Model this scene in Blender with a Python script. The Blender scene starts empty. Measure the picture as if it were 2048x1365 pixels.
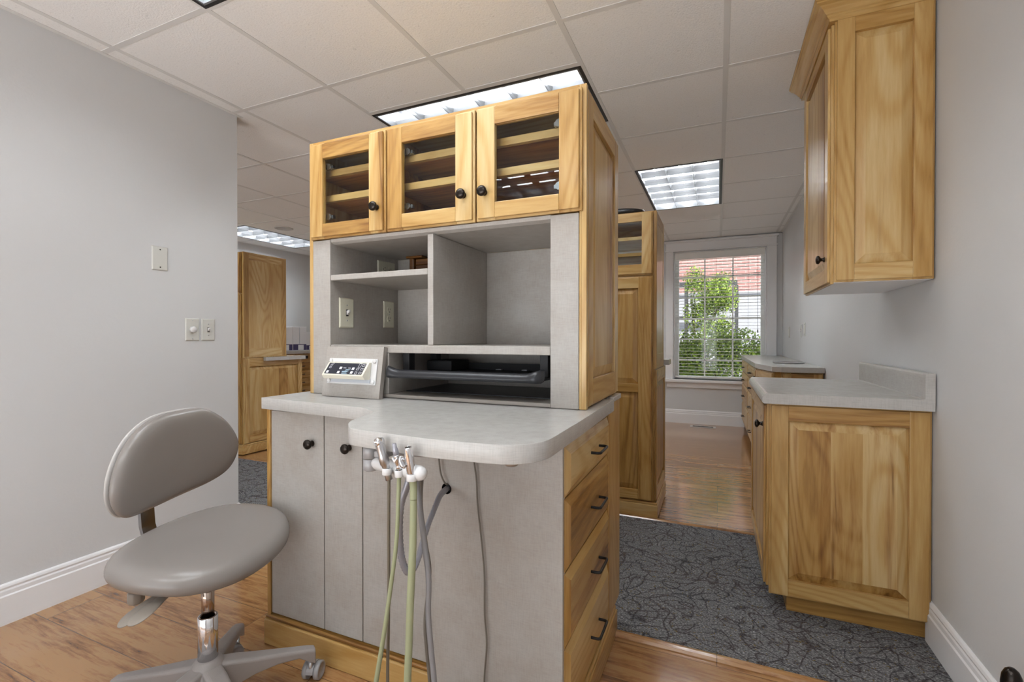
import bpy, math, random
from mathutils import Vector, Matrix
random.seed(7)
S = bpy.context.scene
COL = S.collection
PI = math.pi
V = Vector

# ------------------------------------------------------------------ mesh builder
class MB:
    def __init__(s):
        s.v = []; s.f = []; s.m = []; s.t = []; s.s = []; s.mats = []
        s.O = V((0, 0, 0)); s.U = V((1, 0, 0)); s.W = V((0, 0, 1)); s.D = V((0, -1, 0)); s.plain = True
    def frame(s, O=None, U=None, D=None, W=(0, 0, 1)):
        if O is None: s.plain = True; return s
        s.plain = False; s.O = V(O); s.U = V(U); s.D = V(D); s.W = V(W); return s
    def P(s, p):
        p = V(p)
        return p if s.plain else s.O + s.U * p.x + s.W * p.z + s.D * p.y
    def mi(s, mat):
        if mat not in s.mats: s.mats.append(mat)
        return s.mats.index(mat)
    def face(s, idx, mat, tone=.5, smooth=False):
        s.f.append(idx); s.m.append(s.mi(mat)); s.t.append(tone); s.s.append(smooth)
    def poly(s, pts, mat, tone=.5, smooth=False):
        b = len(s.v); s.v += [s.P(p) for p in pts]
        s.face(tuple(range(b, b + len(pts))), mat, tone, smooth)
    def box(s, x0, x1, y0, y1, z0, z1, mat, tone=None):
        if tone is None: tone = random.random()
        b = len(s.v)
        for z in (z0, z1):
            for y in (y0, y1):
                for x in (x0, x1): s.v.append(s.P((x, y, z)))
        q = [(0, 2, 3, 1), (4, 5, 7, 6), (0, 1, 5, 4), (2, 6, 7, 3), (0, 4, 6, 2), (1, 3, 7, 5)]
        # right-handed check for mirrored frames
        flip = (not s.plain) and s.U.cross(s.D).dot(s.W) < 0
        for k in q: s.face(tuple(b + i for i in (reversed(k) if flip else k)), mat, tone)
    def prism(s, pts, z0, z1, mat, tone=.5, sm=False):
        """extrude an outline (x, y) list from z0 to z1"""
        n = len(pts); b = len(s.v)
        s.v += [s.P((x, y, z0)) for x, y in pts] + [s.P((x, y, z1)) for x, y in pts]
        s.face(tuple(b + i for i in reversed(range(n))), mat, tone); s.face(tuple(b + n + i for i in range(n)), mat, tone)
        for i in range(n):
            j = (i + 1) % n; s.face((b + i, b + j, b + n + j, b + n + i), mat, tone, sm)
    def rings(s, rs, mat, caps=True, closed=True, tone=.5, smooth=True):
        """rs: list of rings (lists of world points)"""
        n = len(rs[0]); b = len(s.v)
        for r in rs: s.v += [s.P(p) for p in r]
        for k in range(len(rs) - 1):
            for i in range(n if closed else n - 1):
                j = (i + 1) % n
                s.face((b + k * n + i, b + k * n + j, b + (k + 1) * n + j, b + (k + 1) * n + i), mat, tone, smooth)
        if caps:
            s.face(tuple(b + i for i in reversed(range(n))), mat, tone, False)
            e = b + (len(rs) - 1) * n; s.face(tuple(e + i for i in range(n)), mat, tone, False)
    def lathe(s, c, ax, prof, mat, n=20, tone=.5, caps=True):
        """prof: (radius, distance along ax)"""
        ax = V(ax).normalized(); a = ax.orthogonal().normalized(); bb = ax.cross(a); c = V(c)
        s.rings([[c + ax * h + (a * math.cos(2 * PI * i / n) + bb * math.sin(2 * PI * i / n)) * max(r, 1e-5) for i in range(n)] for r, h in prof], mat, caps=caps, tone=tone)
    def cyl(s, a, b, r, mat, n=16, r2=None):
        a = V(a); b = V(b); s.lathe(a, b - a, [(r, 0), (r2 if r2 is not None else r, (b - a).length)], mat, n)
    def tube(s, pts, r, mat, n=10, ribs=None, sub=8):
        """round tube along a smooth curve through pts; r number or list"""
        P = [V(p) for p in pts]; path = []; R = []
        rr = r if isinstance(r, (list, tuple)) else [r] * len(P)
        for i in range(len(P) - 1):
            p0 = P[max(i - 1, 0)]; p1 = P[i]; p2 = P[i + 1]; p3 = P[min(i + 2, len(P) - 1)]
            for k in range(sub):
                t = k / sub
                path.append(.5 * (2 * p1 + (p2 - p0) * t + (2 * p0 - 5 * p1 + 4 * p2 - p3) * t * t + (-p0 + 3 * p1 - 3 * p2 + p3) * t ** 3)); R.append(rr[i] + (rr[i + 1] - rr[i]) * t)
        path.append(P[-1]); R.append(rr[-1])
        if ribs: R = [q * (1.0 if k % 2 else 1 - ribs) for k, q in enumerate(R)]
        up = None; out = []
        for i, p in enumerate(path):
            d = (path[min(i + 1, len(path) - 1)] - path[max(i - 1, 0)]).normalized()
            if up is None: up = d.orthogonal().normalized()
            up = (up - d * up.dot(d)).normalized(); w = d.cross(up)
            out.append([p + (up * math.cos(2 * PI * k / n) + w * math.sin(2 * PI * k / n)) * R[i] for k in range(n)])
        s.rings(out, mat)
    def build(s, name, parent=None, bevel=0, seg=2, subsurf=0, at=None):
        loc = V(at) if at is not None else V((0, 0, 0))
        base = loc if parent is None else WORLD[parent.name]
        me = bpy.data.meshes.new(name)
        me.from_pydata([p - base for p in s.v], [], s.f); me.update()
        for m in s.mats: me.materials.append(MAT[m])
        me.polygons.foreach_set('material_index', s.m); me.polygons.foreach_set('use_smooth', s.s)
        at_ = me.attributes.new('tone', 'FLOAT', 'FACE'); at_.data.foreach_set('value', s.t)
        o = bpy.data.objects.new(name, me); COL.objects.link(o)
        if parent is not None: o.parent = parent; WORLD[o.name] = base
        else: o.location = loc; WORLD[o.name] = loc
        if bevel:
            b = o.modifiers.new('edge', 'BEVEL'); b.width = bevel; b.segments = seg; b.limit_method = 'ANGLE'; b.angle_limit = .6; b.use_clamp_overlap = True
        if subsurf:
            b = o.modifiers.new('sub', 'SUBSURF'); b.levels = subsurf; b.render_levels = subsurf
        return o
WORLD = {}

def tag(o, label, cat, group=None):
    o['label'] = label; o['category'] = cat
    if group: o['group'] = group
    return o
def thing(name, label, cat, loc, group=None):
    o = bpy.data.objects.new(name, None); COL.objects.link(o); o.location = loc; o.empty_display_size = .05
    WORLD[o.name] = V(loc); return tag(o, label, cat, group)
def struct(o): o['kind'] = 'structure'; return o
def copy_tree(o, loc, label=None, group=None):
    r = o.copy(); COL.objects.link(r); r.location = loc; WORLD[r.name] = V(loc)
    if label: r['label'] = label
    if group: r['group'] = group
    for ch in [c for c in COL.objects if c.parent == o]:
        c = ch.copy(); COL.objects.link(c); c.parent = r
        for g in [d for d in COL.objects if d.parent == ch]:
            d = g.copy(); COL.objects.link(d); d.parent = c
    return r

# ------------------------------------------------------------------ materials
MAT = {}
class N:
    def __init__(s, name):
        m = bpy.data.materials.new(name); m.use_nodes = True; s.m = m; s.nt = m.node_tree; s.nt.nodes.clear()
        s.out = s.n('ShaderNodeOutputMaterial'); s.b = s.n('ShaderNodeBsdfPrincipled'); s.l(s.b, 'BSDF', s.out, 'Surface'); MAT[name] = m
    def n(s, t, **k):
        x = s.nt.nodes.new(t)
        for a, b in k.items(): setattr(x, a, b)
        return x
    def l(s, a, ao, b, bi): s.nt.links.new(a.outputs[ao], b.inputs[bi])
    def tc(s, rand=True, coord='Object'):
        t = s.n('ShaderNodeTexCoord')
        if not rand: return t, coord
        oi = s.n('ShaderNodeObjectInfo'); mu = s.n('ShaderNodeMath', operation='MULTIPLY'); mu.inputs[1].default_value = 37.3; s.l(oi, 'Random', mu, 0)
        ad = s.n('ShaderNodeVectorMath', operation='ADD'); s.l(t, coord, ad, 0); s.l(mu, 0, ad, 1); return ad, 0
    def mapping(s, src, so, scale, loc=(0, 0, 0)):
        m = s.n('ShaderNodeMapping'); m.inputs['Scale'].default_value = scale; m.inputs['Location'].default_value = loc; s.l(src, so, m, 'Vector'); return m
    def noise(s, src, so, scale, detail=3, rough=.5, dist=0):
        x = s.n('ShaderNodeTexNoise'); x.inputs['Scale'].default_value = scale; x.inputs['Detail'].default_value = detail
        x.inputs['Roughness'].default_value = rough; x.inputs['Distortion'].default_value = dist; s.l(src, so, x, 'Vector'); return x
    def math(s, op, a, b=None, c=None, clamp=False):
        x = s.n('ShaderNodeMath', operation=op, use_clamp=clamp)
        for i, q in enumerate((a, b, c)):
            if q is None: continue
            if isinstance(q, (int, float)): x.inputs[i].default_value = q
            else: s.l(q[0], q[1], x, i)
        return (x, 0)
    def ramp(s, src, stops, interp='LINEAR'):
        x = s.n('ShaderNodeValToRGB'); x.color_ramp.interpolation = interp; e = x.color_ramp.elements
        while len(e) > 1: e.remove(e[-1])
        e[0].position, e[0].color = stops[0][0], (*stops[0][1], 1)
        for p, c in stops[1:]: k = e.new(p); k.color = (*c, 1)
        s.l(src[0], src[1], x, 'Fac'); return (x, 'Color')
    def mix(s, fac, a, b, mode='MIX'):
        x = s.n('ShaderNodeMix', data_type='RGBA', blend_type=mode)
        if isinstance(fac, (int, float)): x.inputs[0].default_value = fac
        else: s.l(fac[0], fac[1], x, 0)
        for i, q in ((6, a), (7, b)):
            if isinstance(q[0], (int, float)): x.inputs[i].default_value = (*q, 1)
            else: s.l(q[0], q[1], x, i)
        return (x, 2)
    def col(s, c):
        if isinstance(c[0], (int, float)): s.b.inputs['Base Color'].default_value = (*c, 1)
        else: s.l(c[0], c[1], s.b, 'Base Color')
        return s
    def pr(s, rough=.5, metal=0, spec=.5, coat=0):
        s.b.inputs['Roughness'].default_value = rough; s.b.inputs['Metallic'].default_value = metal
        s.b.inputs['Specular IOR Level'].default_value = spec; s.b.inputs['Coat Weight'].default_value = coat; s.b.inputs['Coat Roughness'].default_value = .12; return s
    def bump(s, h, strength=.2, dist=.002):
        x = s.n('ShaderNodeBump'); x.inputs['Strength'].default_value = strength; x.inputs['Distance'].default_value = dist
        s.l(h[0], h[1], x, 'Height'); s.l(x, 'Normal', s.b, 'Normal'); return s

def plain(name, c, rough=.5, metal=0, spec=.5, coat=0, bump=None):
    k = N(name).col(c).pr(rough, metal, spec, coat)
    if bump:
        s, so = k.tc(); n = k.noise(s, so, bump[0], 4); k.bump((n, 0), bump[1], bump[2])
    return k

def wood(name, axis, dark=0.0, tint=None):
    k = N(name); s, so = k.tc()
    at = k.n('ShaderNodeAttribute', attribute_name='tone')
    off = k.math('MULTIPLY', (at, 'Fac'), 23.7)
    ad = k.n('ShaderNodeVectorMath', operation='ADD'); k.l(s, so, ad, 0); k.l(off[0], 0, ad, 1)
    sc = [1, 1, 1]; sc['xyz'.index(axis)] = .075
    m = k.mapping(ad, 0, sc)
    broad = k.noise(m, 0, 6, 3, .5, .8)
    sf = [1, 1, 1]; sf['xyz'.index(axis)] = .20; fig = k.noise(k.mapping(ad, 0, sf), 0, 3.4, 1.2, .4, .35)
    lines = k.math('SINE', k.math('MULTIPLY', (fig, 0), 125))
    lines = k.math('POWER', k.math('MULTIPLY_ADD', lines, .5, .5), 2.2)
    fine = k.noise(m, 0, 110, 3, .6)
    streak = k.noise(m, 0, 16, 5, .65, .5)
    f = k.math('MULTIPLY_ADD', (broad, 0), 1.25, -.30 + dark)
    f = k.math('MULTIPLY_ADD', (at, 'Fac'), .42, f)
    f = k.math('MULTIPLY_ADD', k.math('MULTIPLY', lines, k.math('MULTIPLY_ADD', (broad, 0), 1.6, -.25)), -.30, f)
    f = k.math('MULTIPLY_ADD', (fine, 0), .42, k.math('ADD', f, -.11))
    base = k.ramp(f, [(0.0, (.125, .052, .012)), (.22, (.255, .125, .032)), (.45, (.42, .235, .064)), (.72, (.53, .342, .127)), (1, (.625, .46, .225))])
    sd = k.ramp((streak, 0), [(.0, (.20, .12, .07)), (.32, (.34, .23, .14)), (.40, (.78, .67, .54)), (.50, (1, 1, 1))])
    chz = k.math('FRACT', k.math('MULTIPLY', (at, 'Fac'), 7.31)); chz = k.math('MULTIPLY_ADD', k.math('GREATER_THAN', chz, .55), .75, .2)
    c = k.mix(chz, base, sd, 'MULTIPLY')
    # knots
    sk = [1, 1, 1]; sk['xyz'.index(axis)] = .45
    mk = k.mapping(ad, 0, sk); wn = k.noise(mk, 0, 9, 2); av = k.mix(.12, (mk, 0), (wn, 'Color'), 'ADD')
    vo = k.n('ShaderNodeTexVoronoi'); vo.inputs['Scale'].default_value = 3.1; k.l(av[0], av[1], vo, 'Vector')
    kn = k.ramp((vo, 'Distance'), [(0, (.13, .06, .025)), (.045, (.25, .13, .06)), (.10, (1, 1, 1))])
    sel = k.math('GREATER_THAN', (k_sep(k, vo), 0), .72)
    c = k.mix(k.math('MULTIPLY', sel, .85), c, k.mix(1, c, kn, 'MULTIPLY'))
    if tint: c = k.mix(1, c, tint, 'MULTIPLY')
    k.col(c).pr(.36, 0, .45, .25); k.bump((fine, 0), .08, .0006)
    return k
def k_sep(k, vo):
    x = k.n('ShaderNodeSeparateColor'); k.l(vo, 'Color', x, 0); return x

for a in 'xyz': wood('wood_' + a, a)
wood('walnut', 'x', -.3, (.42, .30, .24))
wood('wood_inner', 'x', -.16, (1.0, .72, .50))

def laminate(name, base, warm, rough=.42):
    k = N(name); s, so = k.tc()
    vx = k.noise(k.mapping(s, so, (420, 420, 30)), 0, 1, 2, .6); hx = k.noise(k.mapping(s, so, (30, 30, 420)), 0, 1, 2, .6)
    bl = k.noise(s, so, 9, 8, .75)
    w = k.math('ADD', (vx, 0), (hx, 0)); w = k.math('MULTIPLY_ADD', w, .5, 0)
    c = k.mix(k.math('MULTIPLY', k.math('SUBTRACT', (bl, 0), .38), 2.6, clamp=True), warm, base)
    t = k.ramp(w, [(.34, (.86, .855, .85)), (.5, (.97, .97, .97)), (.62, (1.03, 1.03, 1.03))])
    c = k.mix(.85, c, t, 'MULTIPLY'); k.col(c).pr(rough, 0, .4); return k
laminate('laminate', (.435, .422, .398), (.375, .342, .305))
laminate('worktop_laminate', (.52, .51, .49), (.475, .46, .435), .27)
plain('lam_edge', (.36, .325, .29), .45)

def wall(name, c):
    k = N(name); s, so = k.tc(False); n = k.noise(s, so, 70, 4, .6); k.col(c).pr(.55, 0, .3); k.bump((n, 0), .25, .002)
wall('wall_paint', (.63, .635, .64))
plain('trim_paint', (.80, .80, .81), .35, 0, .5)
def ceil():
    k = N('ceiling_tile'); s, so = k.tc(False); n = k.noise(s, so, 130, 4, .7); n2 = k.noise(s, so, 34, 3, .6)
    c = k.ramp((n, 0), [(.30, (.72, .72, .715)), (.42, (.86, .86, .855)), (.7, (.89, .89, .885))]); sp = k.ramp((n2, 0), [(.25, (.72, .72, .72)), (.31, (1, 1, 1))])
    k.col(k.mix(.6, c, sp, 'MULTIPLY')).pr(.9, 0, .1); k.bump((n, 0), .5, .003)
ceil()
plain('grid_paint', (.70, .70, .69), .5)
plain('black', (.012, .012, .013), .45)
plain('void', (.006, .006, .006), .8)
plain('matte_black', (.02, .02, .022), .6)
plain('black_plastic', (.016, .017, .021), .33, 0, .5, 0, (60, .1, .001))
plain('bronze', (.028, .022, .018), .25, .75)
plain('handle_black', (.022, .022, .024), .32, .6)
plain('chrome', (.80, .80, .82), .10, 1)
plain('steel', (.55, .55, .56), .28, 1)
plain('dark_steel', (.30, .30, .31), .22, 1)
plain('grey_metal', (.40, .40, .41), .4, .2)
plain('white_plastic', (.70, .695, .69), .22)
plain('cream_plastic', (.74, .71, .60), .35)
plain('ivory_plate', (.68, .66, .53), .35)
plain('grey_plate', (.62, .62, .58), .4)
plain('vinyl', (.235, .212, .195), .27, 0, .5, 0, (420, .10, .0006))
plain('vinyl_back', (.50, .48, .46), .4)
plain('stool_plastic', (.28, .25, .235), .42)
plain('stool_grip', (.26, .225, .19), .5)
plain('caster_grey', (.30, .29, .29), .4)
plain('copper_rod', (.45, .36, .30), .16, 1)
plain('hose_green', (.33, .35, .21), .5)
plain('hose_tan', (.15, .125, .09), .5)
plain('hose_grey', (.24, .23, .235), .45)
plain('hose_corr', (.36, .36, .40), .3, .4)
plain('hose_dark', (.075, .068, .062), .5)
plain('cord_brown', (.16, .14, .115), .5)
plain('panel_navy', (.022, .025, .038), .3)
plain('icon_white', (.78, .79, .82), .5)
plain('icon_blue', (.30, .42, .50), .5)
plain('label_grey', (.52, .55, .60), .4)
plain('card_white', (.80, .81, .84), .6)
plain('card_navy', (.05, .04, .12), .5)
plain('card_tan', (.42, .33, .20), .7)
plain('bag_black', (.012, .013, .016), .35, 0, .5, 0, (14, .7, .02))
plain('louver', (.20, .205, .215), .3, .3)
plain('reflector', (.22, .22, .235), .5)
plain('vent_metal', (.62, .61, .59), .4, .2)
plain('shell_white', (.88, .88, .87), .5)
plain('blind_white', (.82, .81, .78), .45)
plain('speaker_grille', (.55, .55, .55), .7)

def glass():
    k = N('glass'); k.nt.nodes.remove(k.b); tr = k.n('ShaderNodeBsdfTransparent'); gl = k.n('ShaderNodeBsdfGlossy'); gl.inputs['Roughness'].default_value = .015
    tr.inputs['Color'].default_value = (.93, .95, .94, 1)
    lw = k.n('ShaderNodeLayerWeight'); lw.inputs['Blend'].default_value = .5; fr = k.math('MULTIPLY_ADD', k.math('POWER', (lw, 'Facing'), 4.0), .7, .016)[0]; mx = k.n('ShaderNodeMixShader')
    k.l(fr, 0, mx, 0); k.l(tr, 0, mx, 1); k.l(gl, 0, mx, 2); k.l(mx, 0, k.out, 'Surface')
glass()
def emit(name, c, st):
    k = N(name); k.nt.nodes.remove(k.b); e = k.n('ShaderNodeEmission'); e.inputs['Color'].default_value = (*c, 1); e.inputs['Strength'].default_value = st; k.l(e, 0, k.out, 'Surface')
emit('tube_glow', (.93, .975, 1), 47)

def planks():
    k = N('floor_wood'); s, so = k.tc(False)
    br = k.n('ShaderNodeTexBrick'); br.offset = .37; br.inputs['Scale'].default_value = 1; br.inputs['Brick Width'].default_value = 1.2; br.inputs['Row Height'].default_value = .19
    br.inputs['Mortar Size'].default_value = .0012; br.inputs['Color1'].default_value = (0, 0, 0, 1); br.inputs['Color2'].default_value = (1, 1, 1, 1); br.inputs['Mortar'].default_value = (.5, .5, .5, 1)
    k.l(s, so, br, 'Vector')
    off = k.n('ShaderNodeVectorMath', operation='SCALE'); off.inputs['Scale'].default_value = 9.0; k.l(br, 'Color', off, 0)
    ad = k.n('ShaderNodeVectorMath', operation='ADD'); k.l(s, so, ad, 0); k.l(off, 0, ad, 1)
    m = k.mapping(ad, 0, (.11, 1, 1)); br_ = k.noise(m, 0, 15, 5, .62, .9); st = k.noise(m, 0, 75, 5, .7, .6)
    m2 = k.mapping(ad, 0, (1, .35, 1)); cross = k.noise(m2, 0, 60, 3, .6)
    f = k.math('MULTIPLY_ADD', (br_, 0), .85, -.27); f = k.math('MULTIPLY_ADD', (st, 0), .75, f); f = k.math('MULTIPLY_ADD', (br, 'Color'), .13, f); f = k.math('MULTIPLY_ADD', (cross, 0), .10, f)
    c = k.ramp(f, [(.30, (.05, .019, .008)), (.42, (.14, .057, .022)), (.55, (.27, .124, .046)), (.72, (.40, .215, .09))])
    c = k.mix(k.math('MULTIPLY', (br, 'Fac'), .8), c, (.06, .03, .02)); k.col(c).pr(.15, 0, .8, .5); k.bump((st, 0), .05, .0006)
planks()
def carpet():
    k = N('carpet'); s, so = k.tc(False)
    line = None
    for i, (sc, lv, th) in enumerate(((5.0, 7, .09), (6.2, 6, .09), (4.2, 8, .08), (7.5, 5, .09))):
        mp = k.mapping(s, so, (1, 1.15, 1), (3.1 * i, 1.7 * i, 2.3 * i)); n = k.noise(mp, 0, sc, 0, .4, .25)
        a = k.math('ABSOLUTE', k.math('SUBTRACT', k.math('FRACT', k.math('MULTIPLY', (n, 0), lv)), .5))
        l = k.math('SUBTRACT', 1, k.math('DIVIDE', a, th), clamp=True)
        mk = k.noise(k.mapping(s, so, (1, 1, 1), (9 + i, 4, 1)), 0, 9, 1); l = k.math('MULTIPLY', l, k.math('GREATER_THAN', (mk, 0), .44))
        line = l if line is None else k.math('MAXIMUM', line, l)
    fib = k.noise(k.mapping(s, so, (.7, 1.25, 1)), 0, 175, 3, .75); fc = k.noise(s, so, 150, 1); big = k.noise(s, so, 2.2, 2)
    base = k.ramp((fib, 0), [(.28, (.025, .025, .027)), (.42, (.105, .105, .109)), (.55, (.215, .215, .22)), (.70, (.56, .56, .56))])
    spk = k.ramp((fc, 'Color'), [(.0, (.1, .1, .12)), (1, (.3, .3, .3))])
    dk = k.ramp((big, 0), [(.35, (.018, .018, .021)), (.5, (.036, .020, .019)), (.6, (.018, .02, .026))])
    ln = k.math('MULTIPLY', line, k.math('MULTIPLY_ADD', (fib, 0), -1.0, 1.3), clamp=True)
    c = k.mix(ln, base, dk)
    rnd = k.noise(s, so, 90, 1); c = k.mix(k.math('GREATER_THAN', (rnd, 0), .70), c, (.16, .12, .05))
    k.col(c).pr(.95, 0, .1); k.bump((fib, 0), .9, .006)
carpet()
def brick():
    k = N('brick'); s, so = k.tc(False); m = k.mapping(s, so, (1, 1, 1)); m.inputs['Rotation'].default_value = (PI / 2, 0, 0)
    b = k.n('ShaderNodeTexBrick'); b.inputs['Scale'].default_value = 1; b.inputs['Brick Width'].default_value = .21; b.inputs['Row Height'].default_value = .075; b.inputs['Mortar Size'].default_value = .007
    b.inputs['Color1'].default_value = (.25, .115, .11, 1); b.inputs['Color2'].default_value = (.31, .155, .15, 1); b.inputs['Mortar'].default_value = (.36, .28, .27, 1); k.l(m, 0, b, 'Vector'); k.col((b, 'Color')).pr(.9)
brick()
plain('siding', (.27, .27, .31), .7)
plain('dark_metal', (.03, .03, .035), .5)
def leaf(name, a, b):
    k = N(name); at = k.n('ShaderNodeAttribute', attribute_name='tone'); k.col(k.ramp((at, 'Fac'), [(0, a), (1, b)])).pr(.5, 0, .4)
    k.b.inputs['Subsurface Weight'].default_value = 0
leaf('leaf', (.020, .058, .010), (.25, .34, .036))
plain('bark', (.06, .045, .03), .9)
plain('soil', (.13, .12, .10), .95)

# ------------------------------------------------------------------ reusable pieces
def grain(U): return 'wood_x' if abs(V(U).x) > .5 else 'wood_y'
def panel_door(mb, O, U, D, w, h, t=.02, st=.062, top=.06, bot=.06, mids=(), kind='raised', cham=True):
    """framed door lying on a plane through O; U along its width, D outward"""
    mb.frame(O, U, D); g = grain(U); e = .007 if cham else 0; f = t * .55
    def fr(x0, x1, z0, z1, mat):   # frame member with a stepped outer edge
        tn = random.uniform(.25, .95)
        mb.box(x0, x1, 0, f, z0, z1, mat, tn)
        mb.box(max(x0, e), min(x1, w - e), f, t, max(z0, e), min(z1, h - e), mat, tn)
    fr(0, st, 0, h, 'wood_z'); fr(w - st, w, 0, h, 'wood_z')
    zs = [(0, bot)] + [(a, b) for a, b in mids] + [(h - top, h)]
    for a, b in zs: fr(st, w - st, a, b, g)
    opens = []
    for (a, b), (c, d) in zip(zs, zs[1:]):
        x0, x1, z0, z1 = st, w - st, b, d and c
        opens.append((x0, x1, b, c))
        if kind == 'raised':
            q = min(.034, (x1 - x0) * .2, (c - b) * .2); d0 = t * .22; d1 = t * .82
            i0, i1, k0, k1 = x0 + q, x1 - q, b + q, c - q
            n = max(1, round((i1 - i0) / .105)); ed = [i0 + (i1 - i0) * (j / n + (random.uniform(-.12, .12) / n if 0 < j < n else 0)) for j in range(n + 1)]
            tn = [random.random() for _ in range(n)]
            for j in range(n):
                mb.poly([(ed[j], d1, k0), (ed[j + 1], d1, k0), (ed[j + 1], d1, k1), (ed[j], d1, k1)], 'wood_z', tn[j])
            mb.poly([(x0, d0, b), (x1, d0, b), (i1, d1, k0), (i0, d1, k0)], 'wood_z', tn[0])
            mb.poly([(x1, d0, c), (x0, d0, c), (i0, d1, k1), (i1, d1, k1)], 'wood_z', tn[-1])
            mb.poly([(x0, d0, c), (x0, d0, b), (i0, d1, k0), (i0, d1, k1)], 'wood_z', tn[0])
            mb.poly([(x1, d0, b), (x1, d0, c), (i1, d1, k1), (i1, d1, k0)], 'wood_z', tn[-1])
            mb.poly([(x0, .001, b), (x0, .001, c), (x1, .001, c), (x1, .001, b)], 'wood_z', .5)
    mb.frame(); return opens
def knob(parent, c, D, r=.0155, mat='bronze'):
    mb = MB(); mb.lathe(c, D, [(r * .62, 0), (r * .62, .002), (r * .42, .005), (r * .38, .012), (r * .75, .0155), (r, .019), (r * 1.02, .0235), (r * .86, .0275), (r * .45, .0295), (.0, .030)], mat, 20)
    return mb.build('knob', parent)
def pull(parent, c, U, D, L=.096, out=.028, r=.0042):
    c = V(c); U = V(U); D = V(D); h = L / 2; mb = MB()
    mb.tube([c - U * h - D * .004, c - U * h + D * (out - .008), c - U * (h - .004) + D * (out - .002), c - U * (h - .012) + D * out, c + U * (h - .012) + D * out, c + U * (h - .004) + D * (out - .002), c + U * h + D * (out - .008), c + U * h - D * .004], r, 'handle_black', 10, sub=4)
    return mb.build('handle', parent)
def drawer_front(mb, O, U, D, w, h, t=.02):
    """slab with wide bevelled border"""
    mb.frame(O, U, D); g = grain(U); tn = random.random(); b = .022
    mb.box(0, w, 0, t * .45, 0, h, g, tn); a = t * .45
    mb.poly([(b, t, b), (w - b, t, b), (w - b, t, h - b), (b, t, h - b)], g, tn)
    for q in ([(0, a, 0), (w, a, 0), (w - b, t, b), (b, t, b)], [(w, a, h), (0, a, h), (b, t, h - b), (w - b, t, h - b)]): mb.poly(q, g, tn)
    for q in ([(0, a, h), (0, a, 0), (b, t, b), (b, t, h - b)], [(w, a, 0), (w, a, h), (w - b, t, h - b), (w - b, t, b)]): mb.poly(q, 'wood_z', random.random())
    mb.frame()
def fix(o):
    """make normals face outward"""
    import bmesh
    bm = bmesh.new(); bm.from_mesh(o.data); bmesh.ops.recalc_face_normals(bm, faces=bm.faces); bm.to_mesh(o.data); bm.free(); return o
def simple(name, parts_fn, **k): ...
def pane(parent, O, U, D, x0, x1, z0, z1, d=.008):
    mb = MB().frame(O, U, D); mb.box(x0 - .006, x1 + .006, d, d + .004, z0 - .006, z1 + .006, 'glass'); mb.frame(); return mb.build('glass_pane', parent)

X_, Y_, Z_ = V((1, 0, 0)), V((0, 1, 0)), V((0, 0, 1))

# ------------------------------------------------------------------ room
H = 2.36; YB = -1.7; YW = 6.45; XR = .705; XL = -5.75
def sbox(name, *a, mat='wall_paint', bevel=0):
    mb = MB(); mb.box(*a, mat); return struct(mb.build(name, bevel=bevel))
mb = MB(); mb.box(XL, XR, YB, YW, -.05, 0, 'floor_wood'); struct(mb.build('floor'))
mb = MB(); mb.box(-5.0, XR, 1.768, 2.915, 0, .006, 'carpet'); struct(mb.build('floor_carpet'))
for i, (y0, y1, nm) in enumerate(((1.728, 1.768, 'trim_1'), (2.915, 2.95, 'trim_2'))):
    mb = MB(); mb.frame((-4.9 if i else -2.5, y0, 0), X_, Y_); L = XR + (4.9 if i else 2.5)
    pr = [(0, 0), (0, .004), (.008, .011), (.020, .013), (.032, .011), (y1 - y0, .004), (y1 - y0, 0)]
    mb.rings([[(u, a, b) for a, b in pr] for u in (0, L)], 'floor_wood', smooth=False); fix(struct(mb.build(nm)))
sbox('wall_left', -2.63, -2.51, YB, 1.835, 0, H)
sbox('wall_right', XR, XR + .12, YB, YW + .15, 0, H)
sbox('wall_far_left', XL - .12, XL, YB, YW + .15, 0, H)
mb = MB()   # unseen back wall, two wide window openings added for fill light
for a in ((XL - .12, -5.5, 0, H), (-3.2, -2.45, 0, H), (0, XR + .12, 0, H), (-5.5, -3.2, 0, .06), (-5.5, -3.2, 1.80, H), (-2.45, 0, 0, .06), (-2.45, 0, 1.80, H)): mb.box(a[0], a[1], YB - .12, YB, a[2], a[3], 'wall_paint')
struct(mb.build('wall_back'))
for nm, x0, x1 in (('added_window_2', -2.45, 0), ('added_window_3', -5.5, -3.2)):  # frames for the unseen openings added to bring in fill light
    mb = MB(); n = 4
    for k in range(n + 1): x = x0 + (x1 - x0) * k / n; mb.box(x - .025, x + .025, YB - .10, YB - .04, .06, 1.80, 'trim_paint')
    for z in (.06, 1.75): mb.box(x0, x1, YB - .10, YB - .04, z, z + .05, 'trim_paint')
    struct(mb.build(nm))
WX0, WX1, WZ0, WZ1 = -.53, .54, .565, 2.21
mb = MB()
for a in ((XL, WX0, YW, YW + .15, 0, H), (WX1, XR, YW, YW + .15, 0, H), (WX0, WX1, YW, YW + .15, 0, WZ0), (WX0, WX1, YW, YW + .15, WZ1, H)): mb.box(*a, 'wall_paint')
struct(mb.build('wall_window'))
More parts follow.
